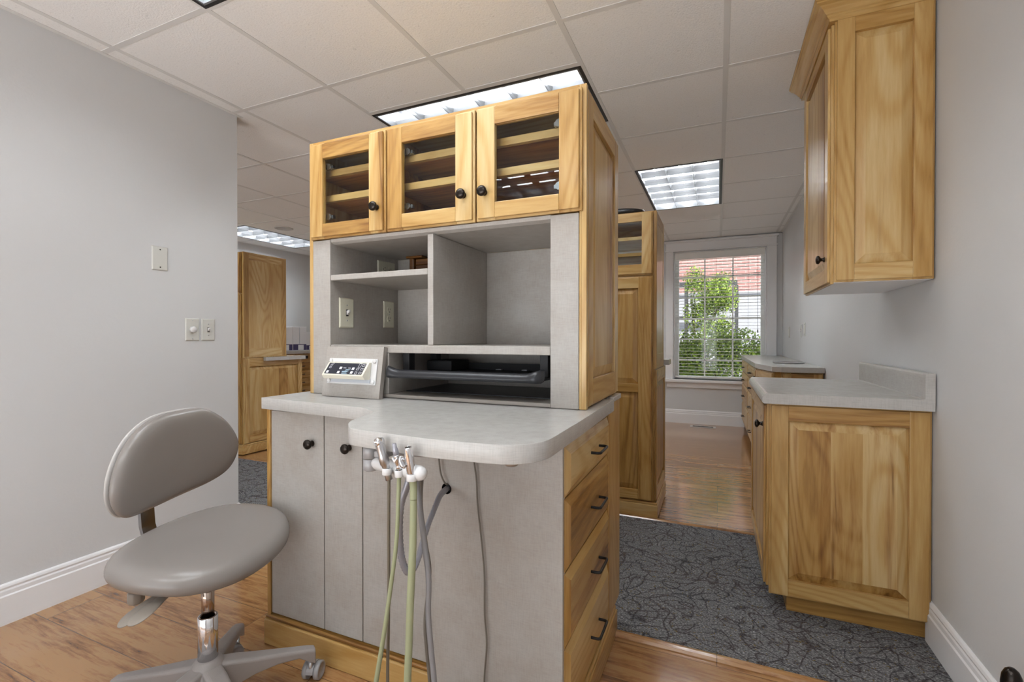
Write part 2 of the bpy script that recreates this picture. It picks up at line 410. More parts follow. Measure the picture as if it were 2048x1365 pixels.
# baseboards: stepped profile
BB = [(0, 0), (.016, 0), (.016, .108), (.012, .113), (.012, .128), (.009, .134), (.011, .142), (.008, .150), (.003, .155), (0, .155)]
def base(name, path, h=1.0):
    mb = MB(); rs = []
    for i, p in enumerate(path):
        d0 = (V(path[i]) - V(path[i - 1])).normalized() if i else None; d1 = (V(path[i + 1]) - V(path[i])).normalized() if i < len(path) - 1 else None
        n0 = V((d0.y, -d0.x)) if d0 else None; n1 = V((d1.y, -d1.x)) if d1 else None
        nn = (n0 or n1) if (n0 is None or n1 is None) else (n0 + n1) / (1 + n0.dot(n1))
        rs.append([(p[0] + nn.x * a, p[1] + nn.y * a, b * h) for a, b in BB])
    mb.rings(rs, 'trim_paint', smooth=False); return fix(struct(mb.build(name)))
base('baseboard_left', [(-2.51, YB), (-2.51, 1.835), (-2.63, 1.835), (-2.63, YB)])
base('baseboard_right', [(XR, 2.15), (XR, YB)])
base('baseboard_window', [(XL, YW), (.30, YW)], 1.12)
base('baseboard_far_left', [(XL, YB), (XL, 3.0)])
base('baseboard_back', [(XR, YB), (-2.51, YB)])
# ceiling: tiles and tee grid, openings where the troffers sit
LIGHTS = [(-1.80, -.58, .58, 1.19), (-1.80, -.585, 2.13, 2.74), (-.58, .03, 3.63, 4.85), (-5.46, -4.85, 3.63, 4.85), (-.58, .03, -.64, .58 - .001), (-4.24, -3.02, .58, 1.19), (-1.80, -.58, -1.25, -.64), (-3.02, -2.41, 3.02, 4.24), (-1.80, -1.19, 4.85, 6.07)]  # first four are visible fixtures; the rest are unseen, added to brighten the room
gx = [.03 + .61 * i for i in range(-9, 2)]; gy = [1.80 + .61 * i for i in range(-5, 8)]
xs = sorted({XL, XR} | {x for x in gx if XL < x < XR} | {q for l in LIGHTS for q in l[:2]}); ys = sorted({YB, YW} | {y for y in gy if YB < y < YW} | {q for l in LIGHTS for q in l[2:]})
def lit(x, y): return any(a < x < b and c < y < d for a, b, c, d in LIGHTS)
mb = MB()
for x0, x1 in zip(xs, xs[1:]):
    for y0, y1 in zip(ys, ys[1:]):
        if not lit((x0 + x1) / 2, (y0 + y1) / 2): mb.box(x0, x1, y0, y1, H + .0012, H + .02, 'ceiling_tile')
CE = struct(mb.build('ceiling'))
mb = MB(); tw = .0115
for x in gx:
    if XL < x < XR:
        for y0, y1 in zip(ys, ys[1:]):
            if not lit(x, (y0 + y1) / 2): mb.box(x - tw, x + tw, y0, y1, H - .0006, H + .006, 'grid_paint')
for y in gy:
    if YB < y < YW:
        for x0, x1 in zip(xs, xs[1:]):
            if not lit((x0 + x1) / 2, y): mb.box(x0 + tw, x1 - tw, y - tw, y + tw, H - .0005, H + .006, 'grid_paint')
mb.box(-1.80, -.585, 2.10, 2.13, H - .0005, H + .006, 'grid_paint'); mb.box(-1.80, -.585, 2.74, 2.765, H - .0005, H + .006, 'grid_paint')
for a in ((XL, XL + .022, YB, YW), (XR - .022, XR, YB, YW), (XL, XR, YB, YB + .022), (XL, XR, YW - .03, YW), (-2.51, -2.488, YB, 1.835), (-2.652, -2.63, YB, 1.835), (-2.652, -2.488, 1.835, 1.857)): mb.box(*a, H - .0015, H + .006, 'grid_paint')
g = mb.build('grid', CE)

def troffer(i, x0, x1, y0, y1, label):
    cx, cy = (x0 + x1) / 2, (y0 + y1) / 2; t = thing('ceiling_light', label, 'ceiling light', (cx, cy, H), 'recessed troffer lights')
    mb = MB(); b = .016   # black strip in place of the shaded gap round the fixture
    for a in ((x0, x1, y0, y0 + b), (x0, x1, y1 - b, y1), (x0, x0 + b, y0 + b, y1 - b), (x1 - b, x1, y0 + b, y1 - b)): mb.box(*a, H - .001, H + .03, 'black')
    mb.build('frame', t)
    X0, X1, Y0, Y1 = x0 + b, x1 - b, y0 + b, y1 - b; r = .008
    mb = MB()
    for a in ((X0, X1, Y0, Y0 + r), (X0, X1, Y1 - r, Y1), (X0, X0 + r, Y0 + r, Y1 - r), (X1 - r, X1, Y0 + r, Y1 - r)): mb.box(*a, H - .002, H + .03, 'louver')
    mb.build('rim', t)
    mb = MB(); zt = H + .115
    mb.poly([(X0, Y0, zt), (X0, Y1, zt), (X1, Y1, zt), (X1, Y0, zt)], 'reflector')
    for a in ((X0 - .003, X0, Y0, Y1), (X1, X1 + .003, Y0, Y1), (X0, X1, Y0 - .003, Y0), (X0, X1, Y1, Y1 + .003)): mb.box(*a, H + .03, zt + .004, 'reflector')
    mb.build('housing', t)
    long_x = (x1 - x0) > (y1 - y0)
    nx, ny = (6, 3) if long_x else (3, 6)
    mb = MB(); zl = H + .045
    def blade(u, v0, v1, alongx):   # parabolic blade: thick at the top, sharp at the bottom
        pr = [(-.0012, H + .002), (.0012, H + .002), (.004, H + .02), (.012, zl), (-.012, zl), (-.004, H + .02)]
        rr = [[(v, u + a, z) if alongx else (u + a, v, z) for a, z in pr] for v in (v0, v1)]
        mb.rings(rr, 'louver', smooth=False)
    for k in range(1, nx): blade(X0 + (X1 - X0) * k / nx, Y0, Y1, False)
    for k in range(1, ny): blade(Y0 + (Y1 - Y0) * k / ny, X0, X1, True)
    fix(mb.build('louver', t))
    for k in range(3):
        mb = MB(); z = H + .08
        if long_x: y = Y0 + (Y1 - Y0) * (k + .5) / 3; mb.cyl((X0 + .02, y, z), (X1 - .02, y, z), .0127, 'tube_glow', 12)
        else: x = X0 + (X1 - X0) * (k + .5) / 3; mb.cyl((x, Y0 + .02, z), (x, Y1 - .02, z), .0127, 'tube_glow', 12)
        mb.build('lamp_tube', t)
    return t
LB = ['recessed louvred ceiling light cut off by the top edge above the stool', 'recessed louvred ceiling light right above the glass door hutch', 'recessed louvred ceiling light in the passage leading to the window', 'recessed louvred ceiling light in the side room beyond the left wall',
      'unseen louvred ceiling light added as fill just behind the camera', 'unseen louvred ceiling light added as fill behind the grey left wall', 'unseen louvred ceiling light added as fill further behind the camera', 'unseen louvred ceiling light added as fill behind the hutch, towards the side room', 'unseen louvred ceiling light added as fill near the window wall behind the passage cabinet']
for i, l in enumerate(LIGHTS): troffer(i, *l, LB[i])
mb = MB(); mb.lathe((-4.58, 3.92, H + .004), (0, 0, -1), [(.10, 0), (.10, .008), (.092, .011), (.088, .008), (0, .008)], 'speaker_grille', 32)
tag(mb.build('ceiling_speaker', at=(-4.58, 3.92, H)), 'round flush ceiling speaker with pale grille near the side room light', 'speaker')

# ------------------------------------------------------------------ window, blind, outdoors
mb = MB()
mb.box(-.62, WX0, YW - .02, YW, WZ0 - .03, WZ1, 'trim_paint'); mb.box(WX1, .645, YW - .02, YW, WZ0 - .03, WZ1, 'trim_paint')
mb.box(-.62, .645, YW - .022, YW, WZ1, 2.335, 'trim_paint'); mb.box(-.63, .655, YW - .028, YW, WZ1 + .002, WZ1 + .018, 'trim_paint'); mb.box(-.64, .665, YW - .045, YW, 2.32, 2.345, 'trim_paint')
mb.box(-.65, .675, YW - .05, YW + .15, WZ0 - .035, WZ0, 'trim_paint'); mb.box(-.61, .635, YW - .018, YW, WZ0 - .105, WZ0 - .036, 'trim_paint')
for a in ((WX0, WX0 + .012), (WX1 - .012, WX1)): mb.box(*a, YW, YW + .15, WZ0, WZ1, 'trim_paint')
mb.box(WX0, WX1, YW, YW + .15, WZ1 - .012, WZ1, 'trim_paint')
W = struct(mb.build('window_1', bevel=.003)); WORLD[W.name] = V((0, 0, 0))
mb = MB(); gx0, gx1, gz0, gz1, yf = -.468, .484, .605, 2.16, YW + .085
for a in ((WX0 + .012, gx0, WZ0, WZ1 - .012), (gx1, WX1 - .012, WZ0, WZ1 - .012), (gx0, gx1, WZ0, gz0), (gx0, gx1, gz1, WZ1 - .012)): mb.box(a[0], a[1], yf, yf + .05, a[2], a[3], 'shell_white')
for x in (-.155, .172): mb.box(x - .009, x + .009, yf + .012, yf + .034, gz0, gz1, 'shell_white')
for z in (1.885, 1.62, 1.348, 1.08, .813): mb.box(gx0, gx1, yf + .012, yf + .034, z - .009, z + .009, 'shell_white')
mb.build('sash', W, bevel=.002)
mb = MB(); mb.box(gx0, gx1, yf + .020, yf + .024, gz0, gz1, 'glass'); mb.build('glass_pane', W)
t = thing('window_blind', 'white horizontal blind with open slats hanging in the window', 'blind', (0, YW + .03, WZ1))
bx0, bx1, yb = WX0 + .02, WX1 - .02, YW + .035
mb = MB(); mb.box(bx0, bx1, yb - .045, yb - .03, 2.105, 2.19, 'blind_white'); mb.box(bx0 - .004, bx1 + .004, yb - .05, yb - .03, 2.185, 2.194, 'blind_white'); mb.build('valance', t, bevel=.002)
mb = MB(); mb.box(bx0, bx1, yb - .025, yb + .025, 2.135, 2.185, 'blind_white'); mb.build('headrail', t)
mb = MB(); z = 2.10
while z > .635:
    mb.box(bx0 + .005, bx1 - .005, yb - .024, yb + .024, z, z + .0028, 'blind_white'); z -= .0405
mb.build('slat_panel', t)
mb = MB(); mb.box(bx0 + .005, bx1 - .005, yb - .024, yb + .024, .585, .605, 'blind_white'); mb.build('bottom_rail', t, bevel=.002)
for x in (-.36, -.02, .34):
    mb = MB(); mb.cyl((x, yb - .026, 2.13), (x, yb - .026, .60), .0012, 'hose_tan', 6); mb.build('ladder_cord', t)
mb = MB(); mb.cyl((.445, yb - .03, 2.10), (.445, yb - .03, 1.2), .002, 'matte_black', 6); mb.lathe((.445, yb - .03, 1.2), (0, 0, -1), [(.004, 0), (.006, .01), (.006, .03), (.003, .04)], 'matte_black', 8); mb.build('pull_cord', t)
# outdoors
mb = MB(); mb.box(-7, 2, YB - .9, 7.05, 2.62, 2.85, 'siding'); struct(mb.build('roof'))  # unseen roof slab, eave reach chosen to shade the lower hedge
def out(o): return struct(o)
mb = MB(); mb.box(-9, 9, YW + .2, 30, -.45, -.30, 'soil'); out(mb.build('ground'))
mb = MB(); mb.box(-8, 8, 13.0, 13.3, 2.22, 3.9, 'brick'); mb.box(-8, 8, 13.0, 13.3, -.3, 2.22, 'siding'); mb.box(-8, 8, 12.95, 13.0, 2.19, 2.26, 'siding'); out(mb.build('exterior_wall'))
t = thing('garden_trellis', 'dark metal trellis standing in front of the brick building outside', 'trellis', (-.3, 12.3, -.3))
mb = MB(); mb.box(-2.2, .42, 12.26, 12.34, 2.34, 2.46, 'dark_metal'); mb.build('crossbar', t)
for x in (-2.2, -.75, .36):
    mb = MB(); mb.box(x, x + .08, 12.26, 12.34, -.3, 2.34, 'dark_metal'); mb.build('post', t)
mb = MB(); mb.box(-2.12, -.67, 12.27, 12.33, 1.55, 1.63, 'dark_metal'); mb.build('mid_rail', t)
t = thing('fence_post', 'white garden post behind the right end of the hedge outside', 'post', (.70, 8.9, -.3))
mb = MB(); mb.box(.655, .745, 8.855, 8.945, -.3, 1.44, 'shell_white'); mb.build('shaft', t); mb = MB(); mb.box(.645, .755, 8.845, 8.955, 1.44, 1.47, 'shell_white'); mb.build('cap', t)
def shrub(name, label, c, rad, n, size, seed, bottom):
    NL = 16 if n < 9000 else 110; rnd = random.Random(seed); t = thing(name, label, 'shrub', (c[0], c[1], -.3)); mb = MB()
    lumps = [(V((rnd.uniform(-.75, .75) * rad[0], rnd.uniform(-.6, .6) * rad[1], rnd.uniform(-.75, .8) * rad[2])), rnd.uniform(.28, .5)) if NL == 16 else (V((rnd.uniform(-1, 1) * rad[0], rnd.uniform(-.6, .6) * rad[1], rnd.uniform(-.85, .72) * rad[2])), rnd.uniform(.16, .28)) for _ in range(NL)]
    for i in range(n):
        q, sz = lumps[rnd.randrange(NL)]
        d = V((rnd.gauss(0, 1), rnd.gauss(0, 1), rnd.gauss(0, 1))).normalized() * (rnd.random() ** .4)
        p = V(c) + q + V((d.x * rad[0] * sz, d.y * rad[1] * sz * 1.3, d.z * rad[2] * sz * 1.1))
        if p.z < bottom: p.z = bottom + rnd.random() * .3
        a = V((rnd.gauss(0, 1), rnd.gauss(0, 1), rnd.gauss(0, .6) + .2)).normalized(); b = a.orthogonal().normalized(); b = (b * math.cos(i) + a.cross(b) * math.sin(i)); w = a.cross(b).normalized()
        L = size * rnd.uniform(.6, 1.3); mb.poly([p - b * L * .5, p + w * L * .26 + a * L * .06, p + b * L * .5, p - w * L * .26 + a * L * .06], 'leaf', rnd.random())
    mb.build('foliage', t)
    mb = MB()
    for k in range(5): mb.tube([(c[0] + rnd.uniform(-.06, .06), c[1] + rnd.uniform(-.06, .06), -.3), (c[0] + rnd.uniform(-.3, .3) * rad[0], c[1] + rnd.uniform(-.3, .3) * rad[1], (c[2] - .3) / 2), (c[0] + rnd.uniform(-.6, .6) * rad[0], c[1] + rnd.uniform(-.5, .5) * rad[1], c[2] + rad[2] * .4)], [.022, .015, .006], 'bark', 6, sub=4)
    mb.build('stem', t); return t
shrub('garden_shrub', 'rounded tall green shrub rising above the hedge outside the window', (-.20, 9.6, 1.66), (.55, .40, .66), 7500, .048, 3, .2)
shrub('garden_hedge', 'dense leafy hedge filling the lower half of the window view', (-.12, 8.1, .50), (1.15, .36, .88), 34000, .046, 5, -.25)

# ------------------------------------------------------------------ island: base with laminate doors
IX0, IX1, IYB = -1.483, -.357, 1.845
t = thing('base_cabinet', 'grey laminate base cabinet with two knobbed doors on an oak plinth', 'cabinet', (-1.1, 1.5, 0))
mb = MB(); mb.box(-1.490, -1.474, 1.200, IYB - .02, .102, .844, 'wood_z'); mb.box(-1.474, -.76, 1.226, IYB - .02, .102, .844, 'lam_edge'); mb.build('body', t, bevel=.001)
mb = MB(); mb.box(-1.495, -.745, 1.188, 1.78, 0, .088, 'wood_x'); mb.box(-1.495, -.745, 1.195, 1.78, .088, .101, 'wood_x'); mb.build('plinth', t, bevel=.004)
for (a, b, kx) in ((-1.473, -1.2245, -1.276), (-1.2205, -1.0595, -1.112)):
    mb = MB(); mb.box(a, b, 1.205, 1.225, .108, .838, 'laminate'); d = mb.build('door', t, bevel=.0015)
    knob(d, (kx, 1.205, .737), -Y_, .0165)
mb = MB(); mb.box(-1.0555, -.775, 1.205, 1.225, .108, .838, 'laminate'); mb.build('front_panel', t, bevel=.0015)

t = thing('drawer_cabinet', 'oak drawer cabinet with four black pulls and grey knee panel', 'cabinet', (-.55, 1.5, 0))
mb = MB(); mb.box(-.735, -.366, 1.155, IYB, .10, .844, 'wood_z'); mb.build('body', t)
# knee panel with a round cable hole
mb = MB(); hx, hz, hr = -.697, .676, .0155; x0, x1, z0, z1 = -.736, -.357, .004, .844; n = 24
for y, fl in ((1.135, 0), (1.154, 1)):
    ci = [(hx + hr * math.cos(2 * PI * k / n + PI / 4), hz + hr * math.sin(2 * PI * k / n + PI / 4)) for k in range(n)]
    co = [(x1, z1), (x0, z1), (x0, z0), (x1, z0)]
    for q in range(4):
        seg = [ci[(q * 6 + k) % n] for k in range(7)]
        pts = [co[q]] + [(co[(q + 1) % 4])] + list(reversed(seg))
        mb.poly([(a, y, b) for a, b in pts], 'laminate', .5)
b0 = [(hx + hr * math.cos(2 * PI * k / n), hz + hr * math.sin(2 * PI * k / n)) for k in range(n)]
mb.rings([[(a, y, b) for a, b in b0] for y in (1.135, 1.154)], 'void', caps=False)
mb.poly([(hx - .03, 1.1545, hz - .03), (hx + .03, 1.1545, hz - .03), (hx + .03, 1.1545, hz + .03), (hx - .03, 1.1545, hz + .03)], 'void')
for a in ((x0, x0, z0, z1), (x1, x1, z0, z1)): mb.poly([(a[0], 1.135, a[2]), (a[0], 1.154, a[2]), (a[0], 1.154, a[3]), (a[0], 1.135, a[3])], 'lam_edge')
mb.poly([(x0, 1.135, z1), (x1, 1.135, z1), (x1, 1.154, z1), (x0, 1.154, z1)], 'lam_edge')
mb.build('knee_panel', t)
mb = MB(); mb.box(-.37, -.342, 1.175, 1.77, 0, .083, 'wood_y'); mb.box(-.37, -.347, 1.175, 1.77, .083, .097, 'wood_y'); mb.build('plinth', t, bevel=.004)
mb = MB(); mb.box(-.365, -.349, 1.648, IYB, .10, .878, 'wood_z', .55); mb.box(-.37, -.344, 1.700, IYB + .003, .866, .884, 'worktop_laminate'); mb.build('corner_stile', t, bevel=.003)
for a, b in ((.692, .822), (.500, .688), (.306, .496), (.104, .302)):
    mb = MB(); drawer_front(mb, (-.365, 1.147, a), Y_, X_, .498, b - a, .020); d = fix(mb.build('drawer', t))
    pull(d, (-.346, 1.43, (a + b) / 2), Y_, X_, .10)

def rounded(pts, rad, n=8):
    out = []
    for i, p in enumerate(pts):
        r = rad.get(i, 0); p = V(p).to_2d()
        if not r: out.append((p.x, p.y)); continue
        a = V(pts[i - 1]).to_2d(); b = V(pts[(i + 1) % len(pts)]).to_2d(); u = (a - p).normalized(); w = (b - p).normalized(); d = r / math.tan(math.acos(max(-1, min(1, u.dot(w)))) / 2)
        d = min(d, (a - p).length * .9, (b - p).length * .9); s0 = p + u * d; s1 = p + w * d
        for k in range(n + 1):
            q = k / n; c = s0 * (1 - q) ** 2 + p * 2 * q * (1 - q) + s1 * q * q; out.append((c.x, c.y))
    return out
out_ = rounded([(-1.503, 1.80), (-1.503, 1.188), (-1.0, 1.142), (-.915, 1.092), (-.868, .935), (-.80, .866), (-.56, .843), (-.325, .856), (-.325, 1.20), (-.331, 1.645), (-.373, 1.645), (-.373, 1.80)], {2: .10, 3: .05, 4: .16, 5: .07, 6: .5, 7: .115}, 10)
mb = MB(); mb.prism(out_, .845, .885, 'worktop_laminate', sm=True)
tag(mb.build('worktop', bevel=.0012, at=(-1.0, 1.3, .845)), 'grey laminate desk worktop with curved knee cut-out under the hutch', 'worktop')

# ------------------------------------------------------------------ hutch
HX0, HX1, HY, HYB, HZ0, HZ1 = -1.450, -.355, 1.36, IYB, .886, 1.85
t = thing('hutch_cabinet', 'hickory hutch with three glass doors over grey open cubbies', 'cabinet', (-.9, 1.6, HZ0))
mb = MB()
mb.box(HX0, HX0 + .018, HY, HYB, HZ0, HZ1, 'wood_z', .7)
mb.box(-.377, -.371, HY, HYB, HZ0, HZ1, 'wood_z', .7); mb.box(-.371, HX1, HY, HY + .018, HZ0, HZ1, 'wood_z', .75)
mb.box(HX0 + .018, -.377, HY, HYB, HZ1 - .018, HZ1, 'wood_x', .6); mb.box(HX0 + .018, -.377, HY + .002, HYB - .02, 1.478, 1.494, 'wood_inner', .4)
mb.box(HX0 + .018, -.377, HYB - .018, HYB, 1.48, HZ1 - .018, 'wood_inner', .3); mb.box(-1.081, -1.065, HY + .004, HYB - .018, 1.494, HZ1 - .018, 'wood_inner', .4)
mb.build('carcass', t, bevel=.0015)
mb = MB(); panel_door(mb, (-.371, HY + .018, HZ0 + .001), Y_, X_, HYB - HY - .018, HZ1 - HZ0 - .001, .016, .066, .07, .085); fix(mb.build('side_panel', t, bevel=.0015))
for z in (1.625, 1.722):
    for a, b in ((HX0 + .02, -1.083), (-1.063, -.379)):
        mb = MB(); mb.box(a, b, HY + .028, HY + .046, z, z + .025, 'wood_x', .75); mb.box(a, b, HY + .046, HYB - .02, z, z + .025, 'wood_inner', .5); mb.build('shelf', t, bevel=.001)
for a, b, kx in ((-1.432, -1.0765, -1.109), (-1.0700, -.7205, -.757), (-.7140, -.366, -.681)):
    mb = MB(); op = panel_door(mb, (a, HY - .001, 1.474), X_, -Y_, b - a, .362, .020, .068, .062, .055, kind='glass'); d = mb.build('door', t, bevel=.002)
    pane(d, (a, HY - .001, 1.474), X_, -Y_, *op[0]); knob(d, (kx, HY - .021, 1.562), -Y_, .0165)
    left = kx > (a + b) / 2
    hx = a + .075 if left else b - .075
    for z in (1.56, 1.75):   # cup hinges inside the doors
        mb = MB(); mb.cyl((hx, HY + .001, z), (hx, HY + .012, z), .012, 'dark_steel', 14); mb.box(hx - .018, hx + .018, HY + .008, HY + .020, z - .006, z + .006, 'dark_steel'); mb.build('hinge', d)
# laminate cubbies
lam = lambda *a: MB().box(*a, 'laminate')
def lb(name, *a, mat='laminate', bev=.0025):
    mb = MB(); mb.box(*a, mat); return mb.build(name, t, bevel=bev)
lb('pilaster', HX0 + .019, -1.345, HY - .002, HYB - .03, HZ0, 1.472)
lb('pilaster', -.467, -.378, HY - .002, HYB - .03, HZ0, 1.472)
lb('back_panel', -1.345, -.467, 1.768, 1.78, HZ0 + .013, 1.455)
mb = MB(); mb.box(-1.345, -.467, HY + .012, 1.768, 1.462, 1.476, 'laminate'); mb.poly([(-1.345, HY, 1.473), (-.467, HY, 1.473), (-.467, HY + .004, 1.462), (-1.345, HY + .004, 1.462)], 'laminate'); mb.poly([(-1.345, HY + .004, 1.462), (-.467, HY + .004, 1.462), (-.467, HY + .02, 1.455), (-1.345, HY + .02, 1.455)], 'laminate'); mb.poly([(-1.345, HY + .02, 1.455), (-.467, HY + .02, 1.455), (-.467, 1.768, 1.455), (-1.345, 1.768, 1.455)], 'laminate')
mb.build('top_panel', t)
lb('divider', -.910, -.887, HY, 1.767, 1.0745, 1.4545)
lb('shelf', -1.3445, -.9105, HY, 1.767, 1.317, 1.338)
lb('shelf', -1.3445, -.4675, HY, 1.767, 1.046, 1.074)
lb('bottom_panel', -1.3445, -.4675, HY, 1.767, .8865, .899, mat='lam_edge')
lb('upright', -1.098, -1.074, HY, 1.767, .8995, 1.0455)
mb = MB(); mb.box(-1.072, -.469, HY + .10, 1.765, .8995, .902, 'black_plastic'); mb.build('liner', t)
# small peg holes, dark screw holes on the front edges
mb = MB()
for x, z in ((-1.25, 1.464), (-1.17, 1.460), (-.955, 1.466)): mb.lathe((x, HY + .003, z), -Y_, [(.0016, 0), (.0016, .001)], 'black', 8)
for x in (-.4285, -.4165): mb.lathe((x, HY - .002, 1.212), -Y_, [(.0018, 0), (.0018, .0006)], 'black', 8)
mb.lathe((-.948, HY, 1.329), -Y_, [(.0016, 0), (.0016, .0006)], 'black', 8)

# things inside the cubbies
t = thing('keyboard_tray', 'black sliding tray with rounded front bar in the low slot', 'tray', (-.77, 1.5, .96))
mb = MB()
rs = []
for k in range(33):
    u = k / 32; x = -1.070 + u * .592; e = min(u, 1 - u); hump = max(0, 1 - (e / .10)) ; hump = hump * hump * (3 - 2 * hump)
    endr = min(1, (e / .03)) ; endr = math.sqrt(max(0, 1 - (1 - endr) ** 2)) * .85 + .15
    zt = .991 + .015 * hump; zb = .960; dep = .034 * endr; yb = 1.352; yf = yb - .036 * endr - .008 * hump
    rs.append([(x, yb, zb), (x, yf + .006, zb), (x, yf, zb + .008), (x, yf + .003, zt - .012), (x, yf + .012, zt - .002), (x, yf + .022, zt), (x, yb, zt - .004)])
mb.rings(rs, 'black_plastic'); fix(mb.build('front_bar', t, subsurf=1))
mb = MB(); mb.box(-1.05, -.49, 1.353, 1.70, .966, .972, 'matte_black'); mb.box(-1.05, -.49, 1.69, 1.70, .972, .998, 'matte_black'); mb.build('tray', t)
mb = MB(); mb.box(-1.04, -.93, 1.55, 1.69, .973, 1.012, 'matte_black'); mb.build('pull_out_catch', t, bevel=.004)
for x, y in ((-1.045, 1.44), (-1.045, 1.62), (-.51, 1.44), (-.51, 1.62)):
    mb = MB(); mb.box(x - .014, x + .014, y - .018, y + .018, .9725, 1.045, 'matte_black'); mb.build('bracket', t, bevel=.002)
for x in (-.80, -.69):
    mb = MB(); mb.box(x, x + .022, 1.67, 1.69, .9735, .977, 'label_grey'); mb.build('latch', t)

def plate(name, label, c, D, U, mat='ivory_plate', kind='outlet', w=.072, h=.117, flat=False):
    """wall plate at c, facing D"""
    D = V(D); U = V(U); t = thing(name, label, 'outlet' if 'outlet' in kind else 'switch' if kind != 'blank' else 'wall plate', c)
    Wd = (0, 0, 1)
    if flat: U, Wd = V((0, 0, 1)), U
    mb = MB().frame(c, U, D, Wd); r = .005
    mb.rings([[(a * (w / 2 - i), d, b * (h / 2 - i)) for a, b in ((-1, -1), (1, -1), (1, 1), (-1, 1))] for i, d in ((0, .0005), (0, .0025), (.004, .006))], mat, smooth=False)
    mb.frame(); fix(mb.build('cover', t, bevel=.001)); G = lambda: MB().frame(c, U, D, Wd)
    def sc(z):
        mb = G(); mb.lathe((0, .006, z), (0, 1, 0), [(.0032, 0), (.0028, .0012), (0, .0014)], 'steel' if kind != 'blank' else 'void', 10); mb.frame(); mb.build('screw', t)
    if kind == 'outlet':
        for z in (-.0195, .0195):
            mb = G(); mb.rings([[(.0165 * math.cos(2 * PI * k / 20), d, z + max(-.0135, min(.0135, .0165 * math.sin(2 * PI * k / 20)))) for k in range(20)] for d in (.006, .0078)], mat); mb.frame(); o = fix(mb.build('socket', t))
            mb = G(); mb.box(-.0075, -.0055, .0078, .0081, z - .001, z + .008, 'void'); mb.box(.0055, .0075, .0078, .0081, z, z + .008, 'void'); mb.box(-.002, .002, .0078, .0081, z - .010, z - .006, 'void'); mb.frame(); mb.build('slot', o)
        sc(0)
    elif kind == 'toggle':
        mb = G(); mb.box(-.006, .006, .006, .0075, -.013, .013, 'void'); mb.frame(); mb.build('slot', t)
        mb = G(); mb.rings([[(a * q, d, z + b * q2) for a, b in ((-1, -1), (1, -1), (1, 1), (-1, 1))] for d, z, q, q2 in ((.007, 0, .005, .009), (.020, .008, .004, .004))], 'white_plastic', smooth=False); mb.frame(); fix(mb.build('toggle', t, bevel=.001))
        sc(.030); sc(-.030)
    elif kind == 'dimmer':
        mb = G(); mb.lathe((0, .006, 0), (0, 1, 0), [(.017, 0), (.016, .012), (.013, .016), (0, .0165)], 'white_plastic', 24); mb.frame(); mb.build('dial', t)
        mb = G(); mb.box(-.018, .018, .006, .0064, -.029, -.0278, 'steel'); mb.frame(); mb.build('mark', t); sc(.048); sc(-.048)
    elif kind == 'blank': sc(.043); sc(-.043)
    return t
plate('light_switch', 'ivory toggle switch on the cubby side below the short shelf', (-1.3445, 1.44, 1.198), X_, Y_, kind='toggle', w=.078)
plate('outlet', 'upright ivory duplex outlet beside the cubby toggle switch', (-1.3445, 1.70, 1.203), X_, Y_)
plate('outlet', 'ivory outlet mounted sideways above the short cubby shelf', (-1.3445, 1.685, 1.400), X_, Y_, flat=True)
plate('blank_outlet_cover', 'blank grey cover plate highest on the left wall', (-2.5095, 1.425, 1.489), X_, Y_, mat='grey_plate', kind='blank')
plate('dimmer_switch', 'round dial dimmer switch on the left wall', (-2.5095, 1.579, 1.143), X_, Y_, mat='grey_plate', kind='dimmer')
plate('light_switch', 'pale toggle switch beside the round dimmer on the left wall', (-2.5095, 1.662, 1.143), X_, Y_, mat='grey_plate', kind='toggle')
t = thing('wooden_box', 'dark slatted wooden box at the back of the top cubby', 'box', (-1.05, 1.72, 1.339))
mb = MB()
for k in range(4): mb.box(-1.20, -.915, 1.70 + .001 * k, 1.76, 1.339 + k * .0255, 1.339 + k * .0255 + .025, 'walnut', .2 + .3 * (k % 2))
mb.build('body', t, bevel=.003)
mb = MB(); mb.box(-1.225, -1.201, 1.69, 1.755, 1.339, 1.443, 'walnut', .3); mb.box(-1.245, -1.16, 1.69, 1.755, 1.4435, 1.4545, 'walnut', .3); mb.build('end_bracket', t, bevel=.006)

# control unit leaning on the hutch
bx0, bx1, y0, y1, z0, z1 = -1.339, -1.077, 1.309, 1.338, .8865, 1.068
Wt = V((0, y1 - y0, z1 - z0)).normalized(); Dt = V((0, -Wt.z, Wt.y)); bh = V((0, y1 - y0, z1 - z0)).length
t = thing('control_panel', 'grey board leaning on the hutch with a dark touch control unit', 'control panel', (bx0, y0, z0))
F = lambda: MB().frame((bx0, y0, z0), X_, Dt, Wt)
w = bx1 - bx0
mb = F(); mb.box(0, w, -.020, 0, .0, bh, 'laminate'); mb.box(w - .0005, w + .0006, -.020, 0, 0, bh, 'lam_edge'); mb.frame(); mb.build('board', t, bevel=.0015)
mb = F(); px0, px1, pz0, pz1 = .022, w - .018, .047, .140
mb.prism([(0, 0)], 0, 0, 'white_plastic') if False else None
mb.box(px0, px1, .0005, .005, pz0, pz1, 'white_plastic'); mb.frame(); mb.build('mounting_plate', t, bevel=.004)
for x, z in ((px0 + .011, pz0 + .010), (px1 - .011, pz0 + .010), (px0 + .011, pz1 - .010), (px1 - .011, pz1 - .010)):
    mb = F(); mb.lathe((x, .005, z), (0, 1, 0), [(.0075, 0), (.007, .004), (.004, .0065), (0, .007)], 'white_plastic', 16); mb.frame(); mb.build('screw_cap', t)
mb = F(); mb.box(px0 + .022, px1 - .022, .0055, .0085, pz0 + .006, pz0 + .020, 'label_grey'); mb.frame(); mb.build('name_strip', t)
